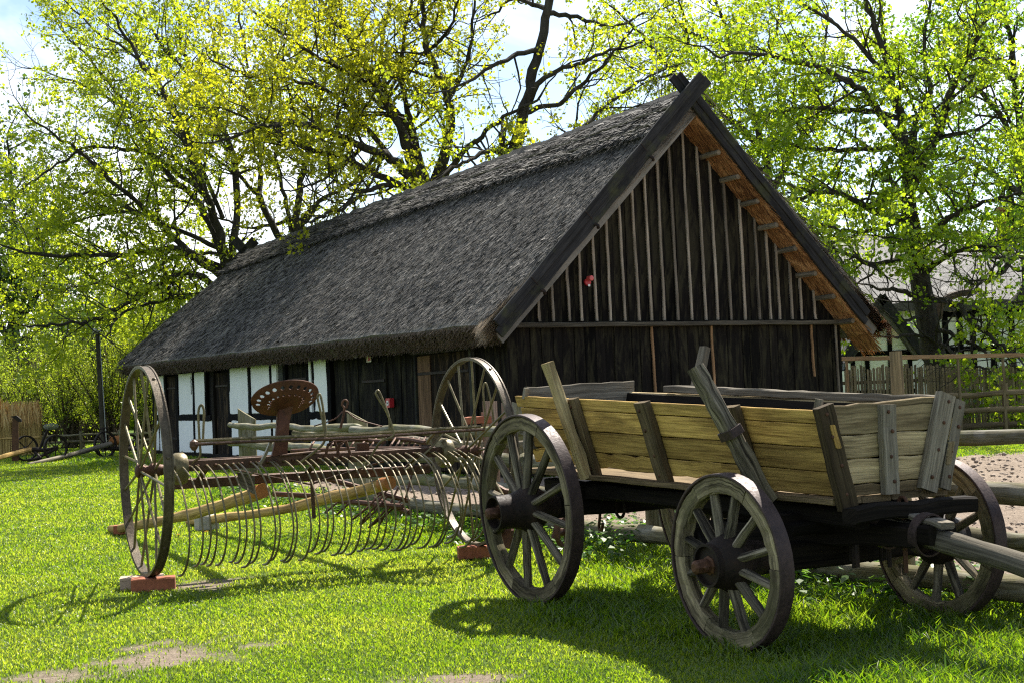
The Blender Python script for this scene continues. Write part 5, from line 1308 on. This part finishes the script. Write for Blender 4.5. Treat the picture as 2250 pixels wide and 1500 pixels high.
def tree(label, base, limbs, mat, seed, per=7, rad=.095, size=.112, scale=1.0, child=.42, drop=.2, back=0.0, rk=1.0, thin=(), group='tall oaks behind the barn', name='oak_tree'):
    t = Tree(seed, back, rk); b = at(*base); b[2] = 0
    o = thing(name, label, 'tree', b, group)
    for pts, r0, r1, leafy in limbs:
        D = [p[2] for p in pts]
        t.limb([at(*p) for p in pts], r0, r1, leafy, child, scale)
    t.big.build('trunk', M['bark'], o, smooth=True); tw = t.small.build('twigs', M['bark'], o); tw['kind'] = 'stuff'
    if thin:                       # where the crown is open and lets the house or the sky through
        K_ = []
        for p in t.tips:
            v_ = p - CO; fx = 1125 + FOC * float(v_ @ CR) / float(v_ @ CF); fy = 750 - FOC * float(v_ @ CU) / float(v_ @ CF); k_ = 1.0
            for x0, y0, x1, y1, kk in thin:
                if x0 < fx < x1 and y0 < fy < y1: k_ = min(k_, kk)
            if t.r.random() < k_: K_.append(p)
        t.tips = K_
    v, f, r = leaves(t.tips, per, rad, size, seed, drop); raw_mesh('crown', v, f, M[mat], o, rnd=r)
    return len(f)
def lm(D, dD, r0, r1, leafy, *pts):
    n = len(pts) - 1
    return ([(x, y, D + dD * i / n) for i, (x, y) in enumerate(pts)], r0, r1, leafy)
NL = 0
# left oak
D = 45
NL += tree('broad yellow green oak at the left whose low limbs hang past the lamp post', (520, 980, D), [
    lm(D, 0, .30, .26, .95, (525, 990), (515, 800), (505, 640)),
    lm(D, -3, .30, .06, .25, (505, 640), (490, 540), (460, 450), (420, 340), (370, 230), (300, 120), (240, 20)),
    lm(D, -4, .22, .05, .25, (500, 620), (420, 560), (340, 480), (250, 400), (170, 330), (80, 270)),
    lm(D, -5, .22, .05, .25, (495, 600), (400, 548), (320, 555), (220, 560), (120, 562), (20, 545)),
    lm(D, -6, .20, .05, .2, (500, 640), (410, 598), (330, 640), (240, 690), (160, 712), (80, 715)),
    lm(D, 3, .24, .05, .25, (505, 600), (450, 470), (420, 430), (340, 350), (280, 240), (220, 160), (140, 70)),
    lm(D, -2, .14, .04, .25, (480, 545), (380, 500), (300, 470), (230, 470), (150, 490)),
    lm(D, 4, .24, .05, .3, (505, 620), (520, 420), (500, 300), (440, 200), (400, 100), (380, -20)),
    lm(D, -5, .13, .04, .2, (490, 640), (420, 650), (330, 668), (270, 690), (230, 740)),
    lm(D, -3, .14, .04, .2, (440, 420), (350, 350), (290, 330), (200, 325), (110, 370), (30, 430)),
    lm(D, 5, .12, .03, .2, (470, 450), (300, 260), (160, 180), (60, 150)),
    lm(D, 3, .13, .03, .2, (490, 480), (350, 180), (200, 60), (110, -30)),
    lm(D, 5, .12, .03, .2, (400, 560), (280, 610), (160, 630), (60, 640)),
    lm(D, 5, .12, .03, .2, (300, 470), (200, 420), (100, 470), (10, 490)),
    lm(D, 2, .12, .03, .2, (440, 200), (330, 60), (300, -40)),
    lm(D, 2, .12, .03, .15, (490, 560), (440, 560), (400, 600), (370, 690), (340, 740)),
], 'leaf_yellow', 101, per=18, child=.31, drop=.12, back=.35, rk=.62, thin=[(380, 380, 700, 620, .55), (0, 0, 90, 260, .2)])
# oak behind the far end of the ridge (several stems)
D = 47
NL += tree('many stemmed oak standing behind the far end of the barn ridge', (640, 980, D), [
    lm(D, 0, .34, .30, .95, (645, 990), (648, 700), (650, 520)),
    lm(D, -2, .24, .05, .3, (650, 520), (655, 420), (680, 330), (700, 240), (720, 130), (730, 10)),
    lm(D, 2, .24, .05, .35, (640, 560), (575, 450), (572, 400), (570, 320), (560, 230), (540, 120), (520, -10)),
    lm(D, 1, .16, .04, .3, (645, 520), (625, 430), (605, 350), (620, 240), (600, 130), (590, 20)),
    lm(D, -4, .17, .04, .25, (655, 520), (690, 460), (740, 420), (800, 380), (850, 330)),
    lm(D, -3, .14, .04, .25, (575, 440), (540, 400), (490, 360), (430, 320), (400, 240)),
    lm(D, -2, .12, .04, .2, (680, 330), (640, 230), (620, 120), (640, 20)),
    lm(D, 4, .12, .03, .2, (560, 230), (480, 140), (460, 40), (450, -40)),
    lm(D, 3, .12, .03, .2, (650, 480), (560, 500), (470, 480), (420, 470)),
], 'leaf_yellow', 102, per=13, child=.32, drop=.15, back=.5, rk=.6, thin=[(480, 400, 900, 620, .5)])
# central oak
D = 40
NL += tree('big olive gold oak with fanning limbs rising behind the middle of the ridge', (945, 980, D), [
    lm(D, 0, .48, .42, .95, (945, 990), (942, 700), (938, 440)),
    lm(D, -2, .27, .06, .3, (935, 430), (905, 350), (870, 260), (800, 160), (760, 60), (730, -50)),
    lm(D, 2, .25, .06, .3, (938, 410), (900, 300), (840, 200), (770, 90), (700, 0), (660, -60)),
    lm(D, -1, .28, .08, .35, (950, 420), (985, 300), (985, 220), (950, 140), (930, 40), (935, -60)),
    lm(D, -5, .24, .05, .25, (930, 420), (860, 350), (790, 320), (720, 290), (640, 270), (560, 285), (490, 310)),
    lm(D, -4, .18, .05, .25, (930, 430), (830, 385), (760, 345), (690, 330), (600, 295), (520, 250)),
    lm(D, -4, .17, .05, .25, (950, 440), (1010, 340), (1060, 300), (1120, 250), (1190, 215)),
    lm(D, 3, .18, .05, .3, (910, 330), (860, 240), (835, 130), (850, 30), (870, -50)),
    lm(D, -1, .19, .05, .3, (930, 400), (908, 280), (885, 190), (890, 90), (910, -40)),
    lm(D, -5, .16, .05, .2, (930, 440), (870, 405), (800, 425), (740, 462), (690, 480)),
    lm(D, -4, .13, .04, .2, (860, 350), (760, 230), (660, 180), (560, 170), (480, 140)),
    lm(D, -5, .13, .04, .2, (840, 200), (740, 150), (640, 90), (560, 30)),
    lm(D, 1, .12, .04, .2, (985, 220), (1030, 130), (1040, 30), (1050, -50)),
    lm(D, -3, .11, .03, .2, (930, 120), (990, 60), (1010, -40)),
    lm(D, -5, .12, .03, .15, (800, 320), (740, 370), (700, 400), (640, 420)),
], 'leaf_gold', 103, per=17, child=.32, drop=.12, back=.6, rk=.66, thin=[(560, 380, 860, 520, .35), (1000, 0, 1130, 400, .5)])
# slender oak right of centre
D = 37
NL += tree('slender leaning oak with a bare dark trunk and open crown left of the gable peak', (1075, 980, D), [
    lm(D, 0, .30, .26, .95, (1070, 990), (1080, 700), (1100, 420)),
    lm(D, 0, .26, .12, .8, (1100, 420), (1130, 320), (1160, 220), (1185, 110), (1205, 0), (1212, -90)),
    lm(D, -2, .12, .03, .35, (1162, 225), (1200, 170), (1270, 140), (1340, 115), (1420, 95)),
    lm(D, -2, .10, .03, .35, (1148, 250), (1230, 225), (1290, 175), (1340, 125), (1390, 60)),
    lm(D, 4, .14, .03, .3, (1110, 400), (1200, 340), (1290, 270), (1340, 225), (1400, 182), (1470, 150)),
    lm(D, -3, .11, .03, .3, (1125, 330), (1065, 335), (1015, 360), (960, 390)),
    lm(D, -2, .10, .03, .25, (1180, 110), (1110, 130), (1030, 180), (970, 200)),
    lm(D, 1, .10, .03, .2, (1200, 30), (1270, 40), (1350, 60), (1420, 30)),
    lm(D, 2, .10, .03, .2, (1200, 20), (1130, 0), (1070, 40)),
    lm(D, 3, .09, .03, .25, (1240, 310), (1330, 300), (1400, 240)),
], 'leaf_yellow', 104, per=9, child=.46, drop=.26, back=.5, rk=.8)
# tree behind the gable
D = 49
NL += tree('leafy oak filling the sky directly behind the right slope of the gable', (1700, 950, D), [
    lm(D, 0, .40, .30, .95, (1705, 960), (1700, 700), (1695, 480)),
    lm(D, 0, .26, .06, .25, (1695, 480), (1680, 350), (1640, 200), (1600, 80), (1560, -40)),
    lm(D, 2, .20, .05, .25, (1690, 430), (1760, 300), (1800, 180), (1820, 40)),
    lm(D, -3, .20, .05, .25, (1670, 320), (1560, 225), (1480, 160), (1410, 80), (1350, 20)),
    lm(D, 1, .14, .04, .25, (1640, 200), (1700, 90), (1720, -20)),
    lm(D, -2, .16, .04, .25, (1680, 380), (1600, 330), (1540, 260), (1450, 230), (1380, 240)),
    lm(D, 3, .13, .04, .2, (1600, 100), (1500, 60), (1440, -20)),
    lm(D, -2, .14, .04, .2, (1690, 450), (1780, 430), (1850, 380)),
    lm(D, -2, .12, .04, .2, (1560, 225), (1520, 120), (1500, 20)),
    lm(D, 2, .12, .04, .2, (1690, 480), (1750, 500), (1800, 520), (1850, 510)),
], 'leaf_yellow', 105, per=20, child=.32, drop=.1, back=.5, rk=.7, thin=[(1780, 540, 2250, 800, .05)])
# right oak
D = 35
NL += tree('big right oak with thick dark trunk standing behind the picket fence', (2085, 945, D), [
    lm(D, 0, .52, .40, .95, (2088, 960), (2068, 860), (2050, 760), (2022, 630), (2006, 500)),
    lm(D, 0, .34, .08, .4, (2006, 500), (1995, 400), (1985, 300), (1960, 190), (1930, 80), (1890, -20)),
    lm(D, -2, .24, .06, .35, (2000, 420), (2050, 310), (2090, 200), (2140, 100), (2190, 0)),
    lm(D, 2, .20, .05, .3, (2002, 400), (2012, 280), (2040, 200), (2032, 100), (2050, -20)),
    lm(D, -3, .18, .05, .3, (1990, 340), (1920, 230), (1850, 170), (1760, 140), (1660, 120), (1570, 125)),
    lm(D, -3, .18, .05, .25, (2004, 490), (1935, 470), (1860, 430), (1780, 420), (1700, 400)),
    lm(D, -4, .15, .04, .25, (2012, 560), (1930, 580), (1860, 560), (1800, 545)),
    lm(D, -1.5, .13, .03, .95, (2026, 645), (1970, 640), (1930, 634), (1905, 628)),
    lm(D, -2, .09, .03, .95, (2038, 695), (1990, 702), (1955, 702)),
    lm(D, -2, .09, .03, .95, (2046, 738), (1985, 738), (1920, 740)),
    lm(D, -4, .16, .04, .3, (2032, 660), (2085, 662), (2140, 710), (2195, 755), (2245, 790)),
    lm(D, -3, .16, .04, .2, (2022, 600), (2085, 560), (2160, 540), (2240, 560)),
    lm(D, -2, .14, .04, .25, (1970, 260), (1860, 240), (1740, 240), (1640, 265)),
    lm(D, -2, .14, .04, .25, (1985, 325), (1900, 330), (1800, 330), (1700, 310), (1620, 290)),
    lm(D, -3, .16, .04, .25, (2010, 540), (2100, 470), (2180, 440), (2260, 420)),
    lm(D, 1, .13, .03, .2, (1960, 190), (1880, 90), (1770, 10), (1700, -40)),
    lm(D, -3, .12, .03, .15, (2040, 720), (2110, 740), (2170, 780), (2230, 800)),
    lm(D, -4, .12, .03, .15, (2060, 300), (2130, 290), (2200, 250)),
    lm(D, -4, .12, .03, .15, (1990, 480), (1900, 510), (1830, 500), (1770, 480)),
    lm(D, -4, .10, .03, .1, (2040, 740), (2090, 770), (2130, 800), (2180, 812)),
], 'leaf_green', 106, per=20, child=.31, drop=.10, back=.35, rk=.62, thin=[(1870, 600, 2090, 900, .05), (2060, 540, 2250, 660, .4), (2070, 650, 2150, 790, .15), (1800, 0, 1880, 300, .6)])
# right edge tree
D = 39
NL += tree('deeper green tree cut by the right edge of the picture', (2275, 950, D), [
    lm(D, 0, .36, .28, .95, (2280, 960), (2268, 750), (2255, 520)),
    lm(D, 0, .26, .07, .3, (2255, 520), (2240, 320), (2226, 150), (2200, -20)),
    lm(D, -2, .15, .04, .2, (2240, 330), (2180, 230), (2110, 170), (2060, 130)),
    lm(D, -3, .15, .04, .2, (2250, 430), (2180, 380), (2120, 352), (2060, 342)),
    lm(D, -3, .14, .04, .2, (2255, 540), (2200, 600), (2150, 620), (2110, 610)),
    lm(D, -3, .14, .04, .2, (2260, 620), (2210, 680), (2180, 720)),
    lm(D, -2, .12, .04, .2, (2230, 180), (2160, 100), (2110, 40)),
    lm(D, 2, .14, .04, .2, (2250, 460), (2320, 350), (2360, 250)),
    lm(D, -2, .12, .04, .2, (2250, 470), (2170, 480), (2110, 460)),
], 'leaf_deep', 107, per=17, child=.31, drop=.06, back=.4, rk=.7, thin=[(2040, 540, 2160, 800, .06), (2160, 560, 2250, 800, .25)])
# far left background trees
D = 62
NL += tree('dark green bushy tree at the far left edge behind the broad oak', (30, 960, D), [
    lm(D, 0, .4, .3, .95, (20, 970), (25, 850), (30, 720)),
    lm(D, 0, .25, .06, .1, (30, 720), (40, 600), (30, 480), (20, 330)), lm(D, -2, .2, .05, .1, (30, 720), (90, 640), (130, 580)), lm(D, 0, .2, .05, .1, (30, 700), (-20, 560), (-30, 420)),
    lm(D, -3, .2, .05, .1, (35, 700), (80, 560), (70, 430)), lm(D, -3, .2, .05, .1, (30, 760), (90, 720), (150, 690)), lm(D, 0, .2, .05, .1, (30, 760), (-20, 680), (-40, 640)), lm(D, -3, .2, .05, .1, (30, 800), (110, 780), (180, 760)),
], 'leaf_dark', 108, per=10, size=.19, rad=.22, scale=1.5, child=.5, drop=.05, group='trees far behind at the left', name='tree')
D = 72
for px, lb, sd_ in ((190, 'pale green tree behind the shrubs left of the lamp post', 109), (330, 'pale green tree behind the shrubs between lamp post and barn', 110)):
    NL += tree(lb, (px, 955, D), [lm(D, 0, .3, .25, .95, (px, 960), (px, 850), (px, 800))] + [lm(D, dd, .18, .05, .1, (px, 820), (px + dx * .5, 780 - q), (px + dx, 740 - q * 1.3)) for dx, q, dd in ((-70, 10, 0), (-40, 60, 2), (0, 75, -2), (40, 60, 1), (75, 10, -1), (-100, -30, 0), (100, -30, 0))],
               'leaf_shrub', sd_, per=9, size=.20, rad=.25, scale=1.5, child=.5, drop=.05, group='trees far behind at the left', name='tree')
# shrubs at the left: many thin stems
def shrub(label, px, py, D, H_, spread, ns, seed, per=9, size=.062, mat='leaf_shrub', drop=.22):
    t = Tree(seed); b = at(px, py, D); b[2] = 0; o = thing('shrub', label, 'shrub', b, 'shrubs at the left'); q = t.r
    for i in range(ns):
        a = q.uniform(0, 2 * pi); tl_ = q.uniform(.05, 1) * spread; e = b + V(cos(a) * tl_, sin(a) * tl_ * .7, H_ * q.uniform(.65, 1.0) * (1 - .25 * (tl_ / spread) ** 2)); s0 = b + V(q.gauss(0, .25), q.gauss(0, .2), 0)
        P = [s0 + (e - s0) * f + V(q.gauss(0, .05), q.gauss(0, .05), .18 * H_ * f * (1 - f)) for f in (0, .25, .5, .75, 1)]
        t.big.tube(P, [.030, .025, .019, .013, .008], 5, .05)
        for f in np.arange(.30, 1.01, .07):
            k = min(int(f * 4), 3); p = P[k] + (P[k + 1] - P[k]) * (f * 4 - k); d = nrm(nrm(P[k + 1] - P[k]) * .8 + t.rv(.5)); t.twig(p, d, q.uniform(.3, .75), .006)
    t.big.build('stems', M['stem'], o); tw = t.small.build('twigs', M['stem'], o); tw['kind'] = 'stuff'
    v, f, r = leaves(t.tips, per, .10, size, seed, drop); raw_mesh('leaves', v, f, M[mat], o, rnd=r)
shrub('tall loose shrub with thin dark stems right behind the lamp post', 250, 985, 46.5, 3.9, 1.9, 46, 201)
shrub('bushy light green shrub left of the lamp post with leaning stems', 165, 985, 47.5, 3.6, 1.9, 46, 202)
shrub('light green shrub between the lamp post and the far corner of the barn', 318, 985, 46, 3.4, 1.5, 34, 203)
shrub('grey green shrub rising behind the reed screen', 80, 985, 50, 3.6, 1.9, 40, 204)
shrub('shrub behind the left part of the reed screen at the picture edge', -5, 985, 51, 3.6, 2.0, 40, 205)
shrub('larger pale shrub behind the gap between the two front shrubs', 205, 975, 54, 5.0, 2.8, 60, 206, size=.09)
shrub('larger pale shrub behind the low rail fence nearest the barn', 345, 975, 54, 5.0, 2.8, 60, 207, size=.09)
shrub('pale shrub far behind the mower beside the dark tree', 110, 975, 56, 4.6, 2.6, 56, 208, size=.09)
# far-off wood as one mass
R = np.random.default_rng(5); n = 70000
ang = R.uniform(-.62, .55, n); dist = R.uniform(84, 112, n); x = np.tan(ang) * dist; y = dist
top = 3.6 + 3.0 * vnoise(x, y * .2, .09, 31) + 1.6 * vnoise(x, y, .3, 32)
z = top * R.random(n) ** .75
d = R.normal(0, 1, (n, 3)); d /= np.linalg.norm(d, axis=1)[:, None]; e = np.cross(d, R.normal(0, 1, (n, 3))); e /= np.linalg.norm(e, axis=1)[:, None]
s = (.30 + .35 * R.random(n))[:, None]; c = np.stack([x, y, z], 1)
v = np.stack([c - d * s, c + e * s * .6, c + d * s, c - e * s * .6], 1).reshape(-1, 3)
o = raw_mesh('woodland', v, np.arange(n)[:, None] * 4 + np.arange(4)[None], M['leaf_green'], rnd=R.random(n))
tag(o, 'far off green woodland closing the view behind the shrubs and houses', 'woodland', kind='stuff')
print('LEAVES', NL)
